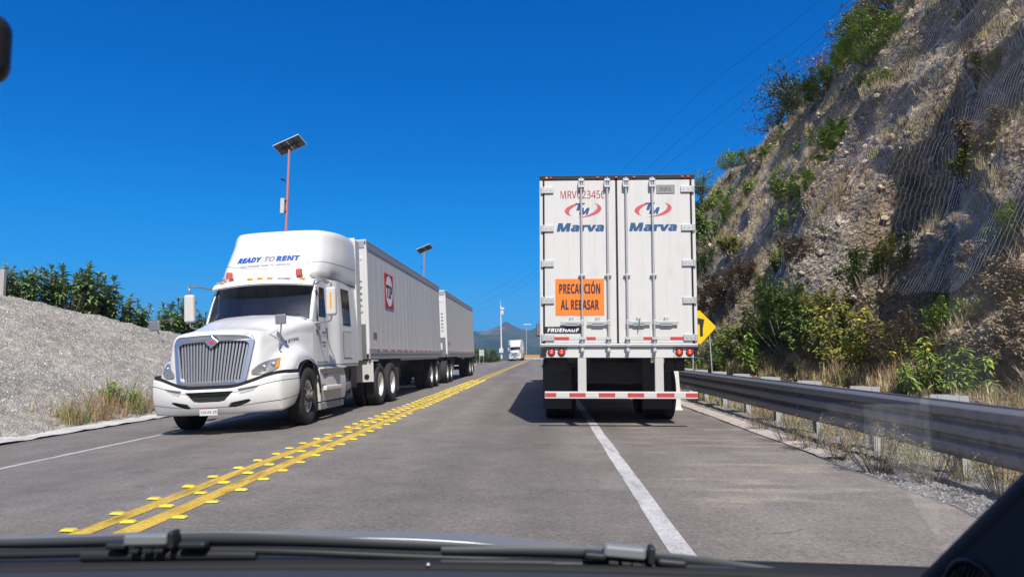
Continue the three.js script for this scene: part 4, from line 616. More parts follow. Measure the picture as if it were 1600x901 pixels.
// ---------------------------------------------------------------- guardrail, marker post, warning sign
{
  const G = base('guardrail', [3.86, 0, 0]), HT = .755, LOW = .25, d0 = 1.90, d1 = 24.9;
  const off = (y) => { const t = (y - LOW) / (HT - LOW) * 3, f = t - Math.floor(Math.min(t, 2.999)), k = smooth(f, .04, .30) * (1 - smooth(f, .70, .96)); return -.083 * k; };
  const rail = (a, b, lift) => { const ys = spread(LOW, HT, 60), S = (u, v) => { const y = lerp(LOW, HT, v); return [off(y) - lift, y, lerp(-a, -b, u)]; }; return [surf(S, Math.ceil((b - a) / .5), 60), surf((u, v) => { const p = S(u, v); return [p[0] + .004, p[1], p[2]]; }, 2, 60, true), tube([[-lift + .004, HT + .002, -a], [-lift + .004, HT + .002, -b]], .006, 2, 6), tube([[-lift + .004, LOW - .002, -a], [-lift + .004, LOW - .002, -b]], .006, 2, 6)]; };
  for (let d = d0, k = 0; d < d1; d += 3.9, k++) mesh('rail', rail(d - .16, Math.min(d + 3.9 + .16, d1), k % 2 ? .0035 : 0), M.railSteel, G);
  for (let d = 1.78; d < d1; d += 1.95) {
    mesh('post', [bx(.012, .98, .15, .30, .30, -d), bx(.09, .98, .010, .255, .30, -d + .075), bx(.09, .98, .010, .255, .30, -d - .075)], M.galv, G);
    mesh('spacer', [bx(.012, .50, .15, .20, .545, -d), bx(.20, .50, .010, .105, .545, -d + .075), bx(.20, .50, .010, .105, .545, -d - .075)], M.galv, G);
    for (const y of [LOW + (HT - LOW) / 3, LOW + (HT - LOW) * 2 / 3]) {
      mesh('bolt', new THREE.SphereGeometry(.02, 10, 6).scale(.5, 1, 1).translate(-.006, y, -d + .02), M.galv, G);
      if (Math.round((d - 1.78) / 1.95) % 2) mesh('reflector', new THREE.CylinderGeometry(.058, .058, .006, 18, 1, false, PI, PI).rotateX(PI / 2).rotateZ(0).translate(-.005, y, -d + .06), M.railPlate, G);
    }
  }
  tag(G, 'three-ridged steel guardrail on low posts along the right edge of the road', 'guardrail');
  const P = base('marker_post', [2.83, 0, -16.3]);
  mesh('shaft', extr([[-.10, -.05], [.10, -.05], [.052, .80], [.03, .88], [-.035, .90], [-.052, .84]], .10, -.05, .012), M.postWhite, P); mesh('footing', bx(.26, .05, .2, 0, .012, 0, .015), M.postWhite, P);
  tag(P, 'short tapered white concrete marker post beside the far end of the guardrail', 'marker post');
}
function turnSign(d, cx, cy, half) {
  const c = at(cx, cy, d), S = base('warning_sign', [c.x, .5, -d]), y = c.y - .5, s = half;
  const r = .16, dia = new THREE.Shape(); dia.moveTo(s - r * .3, -r * .3); dia.quadraticCurveTo(s, 0, s - r * .3, r * .3); dia.lineTo(r * .3, s - r * .3); dia.quadraticCurveTo(0, s, -r * .3, s - r * .3); dia.lineTo(-s + r * .3, r * .3); dia.quadraticCurveTo(-s, 0, -s + r * .3, -r * .3); dia.lineTo(-r * .3, -s + r * .3); dia.quadraticCurveTo(0, -s, r * .3, -s + r * .3);
  mesh('sign_plate', extr(dia, .008, -.004, .002).translate(0, y, .02), M.yellowSign, S);
  const k = (x, yy) => [x * s, yy * s];
  mesh('turn_arrow', extr([k(.30, .44), k(.20, -.08), k(.20, -.52), k(.03, -.52), k(.03, .02), k(.0, .2), k(-.13, .12), k(-.2, .0), k(-.58, .26), k(-.2, .66), k(-.13, .54)], .004, 0).translate(0, y, .0275), M.blackPrint, S);
  for (const [px, lean] of [[-11 / 27 * s, .02], [20.5 / 27 * s, -.05]]) mesh('sign_post', [bar([px, -.25, -.02], [px + lean * 2, y + .1 * s, -.02], .022, 8)], M.galv, S);
  for (const px of [-11 / 27 * s, 20.5 / 27 * s]) mesh('bracket', bx(.08, .04, .02, px, y + .02, -.002), M.galv, S);
  S.rotation.y = .12; tag(S, 'yellow diamond warning sign with black turn arrow half hidden by the white trailer', 'road sign');
}
turnSign(23.7, 1092.5, 511, .55);

// ---------------------------------------------------------------- lamp poles, far signs and barriers, cables
function solarLamp() {
  const S = base('solar_lamp'), H = 11.4, e1 = V(1.44, .59, .17).normalize(), e2 = V(.24, -.35, -.8).normalize(), n = e1.clone().cross(e2).normalize(), m = new THREE.Matrix4().makeBasis(e1, e2, n).setPosition(.03, H + .28, 0), put = (g) => g.applyMatrix4(m);
  mesh('pole', [bar([0, -.6, 0], [0, H, 0], .10, 12, .065), bx(.45, .03, .45, 0, .02, 0)], M.poleRed, S);
  const arm = mesh('bracket', [bar([0, H - .05, 0], [.03, H + .24, 0], .04), put(bx(1.2, .05, .04, 0, 0, -.05)), put(bx(.05, .7, .04, -.35, 0, -.05)), put(bx(.05, .7, .04, .35, 0, -.05))], M.chassis, S);
  for (const x of [-.41, .41]) { const p = mesh('solar_panel', put(bx(.79, .88, .03, x, 0, 0)), M.solarBack, S); mesh('panel_frame', [[.80, .03, 0, .44], [.80, .03, 0, -.44]].map(([w, h, a, b]) => put(bx(w, h, .045, x + a, b, 0))).concat([-.39, .39].map((a) => put(bx(.03, .88, .045, x + a, 0, 0)))), M.whiteDull, p); }
  mesh('battery_box', bx(.22, .85, .3, -.23, H - 3.2, 0, .02), M.offWhite, S); mesh('box_clamp', [bx(.2, .05, .2, -.1, H - 2.9, 0), bx(.2, .05, .2, -.1, H - 3.5, 0)], M.chassis, S);
  mesh('lamp_arm', [bar([0, H - 1.9, 0], [-.22, H - 1.75, .1], .025), bx(.16, .06, .3, -.26, H - 1.72, .15, .02)], M.chassis, S);
  return S;
}
{
  const a = solarLamp(), p = at(446, 300, 40.5); a.position.set(p.x, crestY(40.5) - .1, -40.5); a.rotation.z = -.012;
  tag(a, 'tall reddish pole with solar panel and white box rising behind the lorry cab', 'solar lamp', 'solar lamps on red poles');
  const b = copy(a), q = at(660.5, 420, 78); b.position.set(q.x, .62, -78); tag(b, 'farther red pole with solar panel showing above the first box trailer', 'solar lamp', 'solar lamps on red poles');
  const c = base('camera_pole', [at(784, 500, 165).x, -1.2, -165]), top = at(783, 477, 165).y + 1.2;
  mesh('pole', bar([0, 0, 0], [-.25, top, 0], .22, 10, .12), M.whiteDull, c); mesh('camera_head', [bx(.9, .5, .5, .1, top - .7, 0, .1), bx(.5, .9, .4, .15, top - 1.6, 0, .1), bar([-.25, top, 0], [-.25, top + 1.2, 0], .05)], M.whiteDull, c); mesh('control_box', bx(.9, 1.0, .6, -.1, 3.1, .2, .05), M.whiteDull, c);
  tag(c, 'slim white camera pole standing left of the small distant lorry', 'camera pole');
  const l = base('street_lamp', [at(822.5, 520, 210).x, -1, -210]), lt = at(822.5, 507, 210).y + 1; mesh('pole', bar([0, 0, 0], [0, lt, 0], .14, 8, .08), M.galv, l); mesh('lamp_head', [bx(2.2, .28, .6, .3, lt, 0, .1)], M.whiteDull, l); tag(l, 'thin grey street lamp above the small distant lorry', 'street lamp');
  const s = base('road_sign', [at(752.5, 550, 128).x, -.6, -128]); mesh('sign_board', bx(.86, 1.05, .04, 0, 1.95, 0, .02), M.signGrey, s); for (const x of [-.35, .35]) mesh('sign_post', bar([x, -.3, -.04], [x, 2.3, -.04], .04), M.galv, s); tag(s, 'small pale rectangular road sign far away left of the road past the last trailer', 'road sign');
  const r = base('roadside_barrier', [0, 0, 0]), ra = at(754, 556, 150), rb = at(800, 557, 158); const dir = V(rb.x - ra.x, 0, -8), ang = Math.atan2(8, rb.x - ra.x), len = dir.length() + 8;
  r.position.set(ra.x, -.75, -150); r.rotation.y = ang; for (const y of [.50, .75]) mesh('rail', bx(len, .17, .06, len / 2, y, 0, .03), M.railFar, r); for (let x = .5; x < len; x += 2) mesh('post', bx(.12, .9, .12, x, .4, -.1), M.railFar, r);
  tag(r, 'far grey green metal guardrail across the outside of the bend', 'guardrail');
  const w = base('concrete_barrier', [at(819, 560, 176).x, -.9, -176]); for (let k = 0; k < 6; k++) mesh('barrier_block', extr([[-.3, 0], [.3, 0], [.14, .35], [.1, 1.0], [-.1, 1.0], [-.14, .35]], 2.9, .02, .02).rotateY(PI / 2).translate(k * 3, 0, 0), M.postWhite, w);
  tag(w, 'low white concrete barrier far ahead beside the small lorry', 'barrier');
  const kerb = base('earth_bank', [at(816, 560, 186).x, -.9, -186]); mesh('earth', surf((u, v) => [u * 24, (.6 + 1.15 * Math.sin(PI * v)) * (1 + .25 * (vnoise(u * 9, v * 3) - .5)), -v * 8], 40, 8), std(.36, .21, .08, .95), kerb); tag(kerb, 'orange brown earth bank behind the far white barrier', 'earth bank');
  [[0, 0], [24, 18], [-46, -22]].forEach(([up, k], i) => {
    const P = [[700, 507 + k * .4, 320], [741, 482 + k * .5, 260], [841, 419 + k * .6, 165], [1080, 203 + up, 88], [1257, 67 + up, 64], [1340, -12 + up, 55], [1480, -170 + up, 42]].map(([x, y, d]) => at(x, y, d).toArray());
    tag(mesh('power_cable', tube(P, .015, 90, 5), M.cable), ['middle overhead cable crossing the sky towards the top of the rock cut', 'lower overhead cable crossing the sky towards the rock cut', 'upper overhead cable crossing the sky towards the rock cut'][i], 'cable');
  });
}
// fence on top of the left embankment
{
  const F = base('wire_fence'), px = [4, 52, 100, 148, 196, 243, 292, 335], pts = px.map((x) => { const d = 22.9 + .0277 * x, p = at(x, 450, d); const front = x === 4 || x === 196; return [p.x - (front ? .02 : .62), crestY(d) - (front ? .06 : .12), -d]; });
  pts.forEach((p, i) => mesh('post', bx(.15, 1.0, .13, p[0], p[1] + .36, p[2], .015), M.postGrey, F));
  for (const h of [.15, .36, .57, .78]) for (let i = 0; i < pts.length - 1; i++) mesh('wire', bar([pts[i][0], pts[i][1] + h, pts[i][2]], [pts[i + 1][0], pts[i + 1][1] + h, pts[i + 1][2]], .005, 5), M.galv, F);
  tag(F, 'low fence of grey concrete posts and wire along the top of the bare embankment', 'fence');
}

// ---------------------------------------------------------------- plants
function leafPile(leaves, colour) {   // leaves: [point, direction, up, length, width, tone]
  const pos = [], col = [], idx = []; const c = [0, 0, 0];
  for (const [p, d, up, len, wid, tone] of leaves) {
    const s = d.clone().cross(up).normalize().multiplyScalar(wid / 2), n = s.clone().cross(d).normalize().multiplyScalar(wid * .22), b = pos.length / 3, m = p.clone().addScaledVector(d, len * .48), t = p.clone().addScaledVector(d, len).addScaledVector(n, -1.6);
    for (const q of [p, m.clone().add(s).add(n), m, m.clone().sub(s).add(n), t]) pos.push(q.x, q.y, q.z);
    const k = colour(tone); for (let i = 0; i < 5; i++) col.push(...k); idx.push(b, b + 1, b + 2, b, b + 2, b + 3, b + 1, b + 4, b + 2, b + 2, b + 4, b + 3);
  }
  const g = new THREE.BufferGeometry(); g.setAttribute('position', new THREE.Float32BufferAttribute(pos, 3)); g.setAttribute('color', new THREE.Float32BufferAttribute(col, 3)); g.setIndex(idx); const f = g.toNonIndexed(); f.computeVertexNormals(); return f;
}
const leafMat = new THREE.MeshPhysicalMaterial({ vertexColors: true, roughness: .55, side: THREE.DoubleSide, transmission: .22, thickness: 0, specularIntensity: .6 });
const drySide = new THREE.MeshStandardMaterial({ vertexColors: true, roughness: .85, side: THREE.DoubleSide });
const mixc = (a, b, t) => a.map((x, i) => x + (b[i] - x) * t), barkMat = std(.13, .10, .075, .9);
const dirOf = (az, el) => V(Math.cos(az) * Math.cos(el), Math.sin(el), Math.sin(az) * Math.cos(el));
const PAL = { scrub: [[.20, .155, .105], [.40, .31, .20]], treeDark: [[.06, .095, .035], [.20, .25, .08]], sun: [[.16, .27, .04], [.48, .60, .10]], dark: [[.10, .175, .04], [.32, .42, .09]], yel: [[.17, .18, .035], [.40, .38, .06]], spire: [[.10, .19, .065], [.42, .52, .20]], brown: [[.24, .16, .085], [.46, .30, .14]], olive: [[.15, .16, .045], [.38, .34, .10]], dry: [[.25, .19, .10], [.48, .38, .20]], weed: [[.28, .25, .10], [.54, .46, .24]] };
function plant(kind, seed) {   // one metre tall, rooted at the origin
  const r = rng(seed), P = base(kind === 'tree' ? 'tree' : 'shrub'), leaves = [], stems = [], flowers = [], pal = PAL[{ sunny: 'sun', spire: 'spire', dense: 'dark', weedy: 'yel', rust: 'scrub', oliveBush: 'olive', dryweed: 'weed' }[kind]];
  const spireLike = kind === 'spire', nStem = spireLike ? 7 : kind === 'sunny' ? 22 : kind === 'dryweed' ? 34 : 22;
  for (let i = 0; i < nStem; i++) {
    const az = r() * 6.283, spread0 = spireLike ? .10 + .24 * r() : .25 + .33 * r(), h = spireLike ? .6 + .42 * r() : kind === 'dryweed' ? .35 + .65 * r() : .30 + .70 * r() ** .8, tip = V(Math.cos(az) * spread0 * (spireLike ? 1 : 1.35 - h * .55), h, Math.sin(az) * spread0 * (spireLike ? 1 : 1.35 - h * .55)), foot = V(tip.x * .25, -.08, tip.z * .25), bend0 = V(tip.x * .8, h * .45, tip.z * .8);
    const curve = new THREE.QuadraticBezierCurve3(foot, bend0, tip); stems.push(new THREE.TubeGeometry(curve, 5, kind === 'dryweed' ? .006 : .009, 4));
    const n = spireLike ? 84 : kind === 'sunny' ? 44 : kind === 'dryweed' ? 26 : 84;
    for (let k = 0; k < n; k++) {
      const t = spireLike ? .12 + .88 * Math.pow(r(), .75) : .30 + .70 * Math.sqrt(r()), q = curve.getPoint(t), a = k * 2.4 + r(), top = smooth(t, .8, 1), el = spireLike ? lerp(-.1, 1.0, top) + (r() - .5) * .6 : (r() - .35) * 1.1 - (kind === 'sunny' ? .35 : 0);
      const d = dirOf(a, el), len = (spireLike ? .155 : kind === 'sunny' ? .135 : kind === 'dryweed' ? .06 : .085) * (.7 + .6 * r()) * (spireLike ? 1 - .35 * top : 1);
      if (!spireLike && kind !== 'sunny') q.add(V(r() - .5, r() - .5, r() - .5).multiplyScalar(.13));
      leaves.push([q, d, V(0, 1, .15), len, len * (spireLike ? .40 : kind === 'sunny' ? .28 : kind === 'dryweed' ? .24 : .5), .25 * r() + .75 * r() * r()]);
    }
    if ((kind === 'sunny' && r() < .07) || (kind === 'weedy' && r() < .25)) flowers.push(new THREE.SphereGeometry(.028, 8, 5).scale(1, .5, 1).translate(tip.x, tip.y + .03, tip.z));
  }
  mesh('stem', stems, barkMat, P); tag(mesh('foliage', leafPile(leaves, (t) => mixc(pal[0], pal[1], t)), kind === 'dryweed' ? drySide : leafMat, P), null, null, null, 'stuff');
  if (flowers.length) mesh('flower', flowers, M.flower, P);
  scene.remove(P); return P;
}
function tree(seed, pal, airy) {   // one metre tall
  const r = rng(seed), P = base('tree'), limbs = [], leaves = [], trunkTop = V((r() - .5) * .1, .42, (r() - .5) * .1);
  limbs.push(new THREE.TubeGeometry(new THREE.QuadraticBezierCurve3(V(0, -.15, 0), V((r() - .5) * .08, .2, 0), trunkTop), 8, .022, 7)); const twigs = [];
  for (let i = 0; i < 15; i++) {
    const a = i * 2.4 + r(), el = .05 + 1.2 * r(), L = .28 + .26 * r(), s = V(0, .2 + .22 * r(), 0), e = s.clone().addScaledVector(dirOf(a, el), L), c = new THREE.QuadraticBezierCurve3(s, s.clone().lerp(e, .5).add(V(0, .06, 0)), e); twigs.push(new THREE.TubeGeometry(c, 6, .009, 5));
    for (let b = 0; b < 5; b++) { const o = c.getPoint(.45 + .55 * r()), tip = o.clone().addScaledVector(dirOf(r() * 6.28, r() * 1.4 - .4), .06 + .12 * r()); twigs.push(bar(o.toArray(), tip.toArray(), .003, 4)); const R = (.055 + .055 * r()); for (let k = 0; k < (airy ? 17 : 34); k++) { const q = tip.clone().add(V(r() - .5, r() - .5, r() - .5).normalize().multiplyScalar(R * Math.cbrt(r()) * 1.35)); leaves.push([q, dirOf(r() * 6.28, r() * 2 - 1), V(0, 1, .1), .034 + .02 * r(), .020, r() * r() + .2 * r()]); } }
  }
  mesh('trunk', limbs, barkMat, P); mesh('limbs', twigs, barkMat, P); tag(mesh('crown', leafPile(leaves, (t) => mixc(pal[0], pal[1], t)), leafMat, P), null, null, null, 'stuff');
  scene.remove(P); return P;
}
const kit = {}; for (const k of ['sunny', 'spire', 'dense', 'weedy', 'rust', 'oliveBush', 'dryweed']) kit[k] = [0, 1, 2].map((i) => plant(k, 100 + i * 7 + k.length * 31));
kit.darkTree = [0, 1].map((i) => tree(300 + i, PAL.treeDark, true)); kit.brownTree = [0, 1].map((i) => tree(320 + i, PAL.brown, true)); kit.oliveTree = [0, 1].map((i) => tree(340 + i, PAL.olive, false)); kit.greenTree = [0, 1].map((i) => tree(360 + i, PAL.sun, false));
for (const k of Object.keys(used)) if (['shrub', 'tree'].includes(k)) used[k] = -1;
let growN = 0;
function grow(kind, pos, size, label, category, group, tilt = 0, wide = 1) {
  const r = rng(900 + growN++), o = kit[kind][growN % kit[kind].length].clone(); o.name = numbered(/Tree/.test(kind) ? 'tree' : kind === 'dryweed' ? 'weed' : 'shrub'); scene.add(o);
  o.position.copy(pos); o.rotation.set(0, r() * 6.28, tilt); o.scale.set(size * wide, size, size * wide); o.userData = {}; return tag(o, label, category, group);
}
const pxm = (px, p) => px * Math.abs(p.z) / FOCAL;
// leafy shrubs on the left embankment: [pixel, height in metres, what tells it apart]
[[24, .8, 'low leafy shrub at the first fence post, leftmost on the embankment'], [40, .95, 'leafy shrub just right of the first fence post on the embankment'], [58, 1.0, 'dark leafy shrub second from the first fence post on the embankment'], [80, 1.12, 'leafy shrub with upright shoots left of the tall embankment shrubs'], [101, 1.12, 'leafy shrub touching the left side of the tallest embankment shrubs'], [124, 1.5, 'tallest upright leafy shrub on the left embankment'], [143, 1.35, 'broad leafy shrub right of the tallest one on the embankment'], [163, 1.15, 'lower leafy shrub between the two tall embankment shrubs'], [176, 1.5, 'tall leafy shrub at the right end of the long embankment row'], [208, 1.0, 'leafy shrub behind the concrete post on the embankment'], [222, .95, 'small pointed leafy shrub ending the embankment row before the hood mirror'], [258, .85, 'small grey-green leafy shrub right of the lorry hood mirror plate'], [275, 1.2, 'tall leafy shrub left of the lorry side mirror'], [293, 1.2, 'leafy shrub directly behind the white lorry side mirror'], [312, .9, 'leafy shrub just left of the lorry windscreen'], [330, .9, 'leafy shrub partly hidden behind the lorry windscreen']].forEach(([px, h, label]) => {
  const d = 23.1 + .0277 * px + (hash(px, 1) - .5) * .8, p = at(px, 450, d); grow('spire', V(p.x - .12, crestY(d) - .22, -d), h * 1.5, label, 'shrub', 'leafy shrubs along the top of the left embankment', 0, 1.05);
});
grow('dryweed', V(at(105, 470, 25.6).x + .1, crestY(25.6) - .2, -25.6), .9, 'dry straw-coloured bush in front of the tallest embankment shrubs', 'dry bush'); grow('dryweed', V(at(133, 480, 26.5).x + .1, crestY(26.5) - .25, -26.5), .75, 'dry brown bush on the embankment edge right of the straw-coloured one', 'dry bush');
grow('brownTree', V(at(44, 430, 25.5).x - .6, crestY(25.5) - .2, -25.5), 1.7, 'bare reddish twiggy sapling above the shrubs near the first fence post', 'tree');
grow('sunny', V(...bankPoint(18.0, .45)).add(V(0, -.05, 0)), .75, 'single green leafy weed among dry grass left of the lorry bumper', 'weed');
// plants on the rock cut: [kind, x, y of its foot in the photograph, size in pixels, what tells it apart]
const onRock = [
  ['sunny', 1490, 622, 88, 'large bright green bush with yellow flowers behind the near guardrail', 1.15], ['sunny', 1450, 618, 44, 'smaller bright green bush left of the large flowering bush', 1], ['sunny', 1268, 590, 72, 'round bright green bush behind the guardrail in the middle of the rock foot', 1.3], ['dense', 1228, 582, 52, 'small dark green bush left of the round bright green bush', 1.1],
  ['weedy', 1147, 582, 52, 'yellow-green weed bush just right of the yellow turn sign', 1.1], ['weedy', 1180, 584, 50, 'yellowish weed bush second from the yellow turn sign', 1.1], ['dense', 1100, 584, 38, 'low green bush seen under the rear corner of the white trailer', 1.5],
  ['dense', 1247, 545, 100, 'tall dark green bush climbing the rock above the round bright bush', .9], ['dense', 1300, 512, 82, 'dark green bush high in the rock hollow right of the tall one', .9], ['weedy', 1330, 565, 85, 'yellow-flowered bush at the rock foot right of the round bright bush', .9], ['weedy', 1300, 565, 62, 'small yellow-green bush touching the round bright green bush', 1],
  ['dense', 1368, 490, 100, 'tall green shrub growing up the dark recess in the rock', .75], ['weedy', 1390, 430, 62, 'thin yellow-green plant above the tall shrub in the recess', .7], ['sunny', 1388, 478, 42, 'small pale-leaved plant right of the shrub in the recess', 1.3],
  ['sunny', 1468, 505, 55, 'straggly plant with pale stem above the large flowering bush', 1.1], ['sunny', 1478, 470, 34, 'small sprig above the straggly plant on the rock', 1], ['sunny', 1548, 360, 62, 'spreading yellow-green plant on the rock at the right edge', 1.5], ['sunny', 1588, 352, 58, 'light green plant cut by the right edge of the picture', 1.4], ['weedy', 1530, 290, 62, 'yellow-leaved plant on the upper rock near the right edge', 1.0], ['weedy', 1562, 175, 66, 'yellow-green plant under the net high at the right edge', 1.0], ['sunny', 1535, 350, 40, 'small plant left of the spreading plant at the right edge', 1],
  ['sunny', 1280, 312, 46, 'bright green plant in the middle of the rock face', 1.6], ['sunny', 1257, 318, 34, 'small bright plant left of the bright green one in mid face', 1.4], ['sunny', 1345, 246, 34, 'flat green plant on a ledge above mid face', 2.0], ['dense', 1328, 222, 40, 'dark green plant on the ledge above the flat one', 1.6],
  ['sunny', 1392, 84, 46, 'bright green bush near the top of the rock under the trees', 2.0], ['sunny', 1366, 92, 44, 'green bush left of the bright one near the top of the rock', 1.5], ['sunny', 1420, 66, 40, 'long green bush reaching up right near the top of the rock', 1.8], ['sunny', 1344, 108, 30, 'small green bush below the brown tree on the top edge', 1.4], ['weedy', 1370, 140, 34, 'yellowish plant below the bright bushes near the top', 1.3], ['dense', 1310, 160, 34, 'dark low bush under the reddish tree on the top edge', 1.4],
  ['sunny', 1325, 138, 26, 'little green plant near the top between two dark bushes', 1.3], ['sunny', 1290, 168, 30, 'green plant on the grassy upper slope below the dark tree', 1.4], ['sunny', 1268, 195, 24, 'small plant on the straw-coloured upper slope', 1.3], ['sunny', 1210, 250, 26, 'small green plant on the grassy shoulder left of mid face', 1.5], ['sunny', 1190, 262, 22, 'tiny green plant on the grassy shoulder near the skyline', 1.4],
  ['dense', 1125, 385, 52, 'brownish green bush beside the trailer top hinges', 1.1], ['dense', 1105, 350, 44, 'green bush touching the upper right edge of the trailer', 1.1], ['sunny', 1098, 430, 26, 'small green plant beside the middle trailer hinge', 1.3], ['sunny', 1160, 345, 24, 'small plant on the face right of the trailer bushes', 1.4], ['weedy', 1165, 405, 30, 'faint yellow-green plant on the lower face right of the trailer', 1.4], ['dense', 1215, 425, 40, 'dark plant in a crack of the lower face', 1.0], ['weedy', 1222, 520, 50, 'yellow-green bush above the second weed bush from the sign', 1.0], ['rust', 1190, 540, 56, 'dry brown bush on the rock foot behind the sign', 1.1], ['rust', 1300, 450, 44, 'dry brown bush above the dark bush in the hollow', 1.1], ['rust', 1545, 430, 60, 'dry rusty bush on the rock right of the straggly plant', 1.4],
];
for (const [kind, px, py, size, label, wide] of onRock) { const q = onCut(px, py), low = q.t < .035, p = low ? (() => { const g = at(px, py, 10), d = clamp((() => { const r = rayOf(px, py), s = (.5 - EYE.y) / r.y; return -r.z * s; })(), 6, 60), w = at(px, py, d); return V(Math.min(w.x, 7.0), .46, w.z); })() : q.p; grow(kind, p.clone().add(V(-.1, -.06, 0)), pxm(size, p) * 1.22, label, 'bush', null, low ? 0 : .35, wide); }
const tangle = { rust: ['dry brown bush in the twiggy tangle low on the rock cut', 'dry brown bushes low on the rock cut'], dense: ['small dark green bush in the thicket at the foot of the rock cut', 'dark bushes in the thicket at the rock foot'], weedy: ['yellow-green weed in the thicket low on the rock cut', 'yellow-green weeds low on the rock cut'], sunny: ['small bright green plant scattered on the netted rock face', 'bright plants scattered on the rock face'] };
[['rust', 1560, 470, 70], ['rust', 1510, 520, 64], ['rust', 1585, 540, 84], ['rust', 1420, 560, 70], ['rust', 1540, 590, 80], ['rust', 1400, 530, 50], ['rust', 1120, 520, 50], ['rust', 1150, 490, 50], ['rust', 1180, 460, 44], ['rust', 1500, 400, 50], ['rust', 1570, 240, 60], ['rust', 1100, 500, 44], ['rust', 1340, 540, 50], ['rust', 1260, 480, 50],
  ['dense', 1205, 560, 60], ['dense', 1170, 560, 56], ['dense', 1130, 560, 44], ['dense', 1275, 520, 66], ['dense', 1290, 560, 60], ['dense', 1350, 560, 60], ['dense', 1385, 540, 64], ['dense', 1225, 490, 50], ['dense', 1355, 455, 56], ['dense', 1390, 500, 60], ['dense', 1120, 440, 40],
  ['weedy', 1160, 535, 48], ['weedy', 1210, 530, 48], ['weedy', 1400, 590, 70], ['weedy', 1365, 585, 60], ['weedy', 1590, 480, 50], ['weedy', 1545, 255, 56], ['weedy', 1585, 130, 60], ['weedy', 1270, 540, 50], ['weedy', 1325, 505, 46],
  ['sunny', 1300, 290, 30], ['sunny', 1240, 350, 28], ['sunny', 1420, 160, 28], ['sunny', 1180, 310, 26], ['sunny', 1150, 320, 24], ['sunny', 1230, 290, 24], ['sunny', 1265, 255, 28], ['sunny', 1310, 235, 28], ['sunny', 1385, 110, 30], ['sunny', 1590, 560, 44], ['sunny', 1440, 500, 36], ['sunny', 1250, 230, 24], ['sunny', 1130, 335, 24], ['sunny', 1505, 300, 34]].forEach(([kind, px, py, size]) => { const q = onCut(px, py); grow(kind, q.p.clone().add(V(-.1, -.1, 0)), pxm(size, q.p) * 1.2, tangle[kind][0], kind === 'weedy' ? 'weed' : 'bush', tangle[kind][1], .3, 1.2); });
[['darkTree', 1228, 190, 78, 'dark tree with open branches standing on the skyline left of the others'], ['darkTree', 1207, 208, 52, 'small dark tree leaning left on the skyline'], ['darkTree', 1252, 158, 58, 'dark rounded tree right of the open-branched one on the skyline'], ['brownTree', 1290, 130, 62, 'reddish brown tree on the skyline'], ['brownTree', 1312, 112, 56, 'second reddish brown tree, nearer the bright bushes'], ['oliveTree', 1345, 75, 72, 'olive tree with feathery crown on the skyline above the brown trees'], ['oliveTree', 1378, 45, 80, 'large olive tree next to the top of the picture'], ['oliveTree', 1412, 22, 80, 'olive tree cut by the top of the picture'], ['darkTree', 1450, 10, 60, 'dark tree at the top edge right of the olive ones'], ['greenTree', 1142, 268, 40, 'small green tree alone on the skyline near the trailer'], ['greenTree', 1098, 325, 44, 'light green tree at the trailer top right corner'], ['oliveTree', 1330, 92, 50, 'low olive tree between the brown and the feathery trees']].forEach(([kind, px, py, size, label]) => { const q = onCut(px, py), p = V(...cutPoint(q.d, clamp(q.t, .95, 1.05))); grow(kind, p, pxm(size, p) * 1.5, label, 'tree', null, .08, 1.25); });
// weeds at the feet of the guardrail posts
[[1188, 672, 34, 'small dry weed by the fourth visible guardrail post'], [1232, 690, 40, 'dry weed leaning under the guardrail left of the bushy one'], [1268, 702, 52, 'yellow dry weed between two posts under the guardrail'], [1310, 716, 44, 'low dry weed left of the bushiest guardrail weed'], [1372, 736, 74, 'bushiest dry weed under the guardrail'], [1408, 738, 50, 'thin dry weed right of the bushiest one'], [1452, 752, 60, 'dry weed left of the nearest visible post'], [1508, 752, 48, 'dry weed right of the nearest visible post'], [1565, 775, 66, 'greenish weed beside the dark car pillar'], [1085, 628, 26, 'tiny weed by the white marker post']].forEach(([px, py, size, label]) => { const r = rayOf(px, py), s = (.01 - EYE.y) / r.y, p = V(r.x * s, .0, r.z * s); grow('dryweed', p, pxm(size, p) * 1.05, label, 'weed', null, 0, 1.2); });
// far bushes beside the road
[[745, 556, 22, 'dark far bush left of the small pale road sign'], [762, 556, 20, 'far bush right of the small pale road sign'], [772, 557, 14, 'low far bush near the camera pole'], [736, 557, 22, 'far bush behind the corner of the last trailer']].forEach(([px, py, size, label]) => { const p = at(px, py, 146); grow('dense', V(p.x, -.9, -146), pxm(size, p) * 1.2, label, 'bush', null, 0, 1.3); });

// ---------------------------------------------------------------- grass
function tuft(seed, n, h, lean) {
  const r = rng(seed), pos = [], col = [], idx = []; for (let i = 0; i < n; i++) { const a = r() * 6.28, L = h * (.55 + .6 * r()), o = V((r() - .5) * .16, 0, (r() - .5) * .16), d = V(Math.cos(a) * lean, 1, Math.sin(a) * lean).normalize(), s = V(-Math.sin(a), 0, Math.cos(a)).multiplyScalar(.004 + .003 * r()), b = pos.length / 3, m = o.clone().addScaledVector(d, L * .55), t = o.clone().addScaledVector(d, L * .9).add(V(Math.cos(a) * L * .22 * r(), -L * .05, Math.sin(a) * L * .22 * r())), k = .7 + .5 * r(); for (const q of [o.clone().add(s), o.clone().sub(s), m.clone().addScaledVector(s, .7), m.clone().addScaledVector(s, -.7), t]) { pos.push(q.x, q.y, q.z); col.push(k, k, k * .95); } idx.push(b, b + 1, b + 2, b + 1, b + 3, b + 2, b + 2, b + 3, b + 4); }
  const g = new THREE.BufferGeometry(); g.setAttribute('position', new THREE.Float32BufferAttribute(pos, 3)); g.setAttribute('color', new THREE.Float32BufferAttribute(col, 3)); g.setIndex(idx); g.computeVertexNormals(); return g;
}
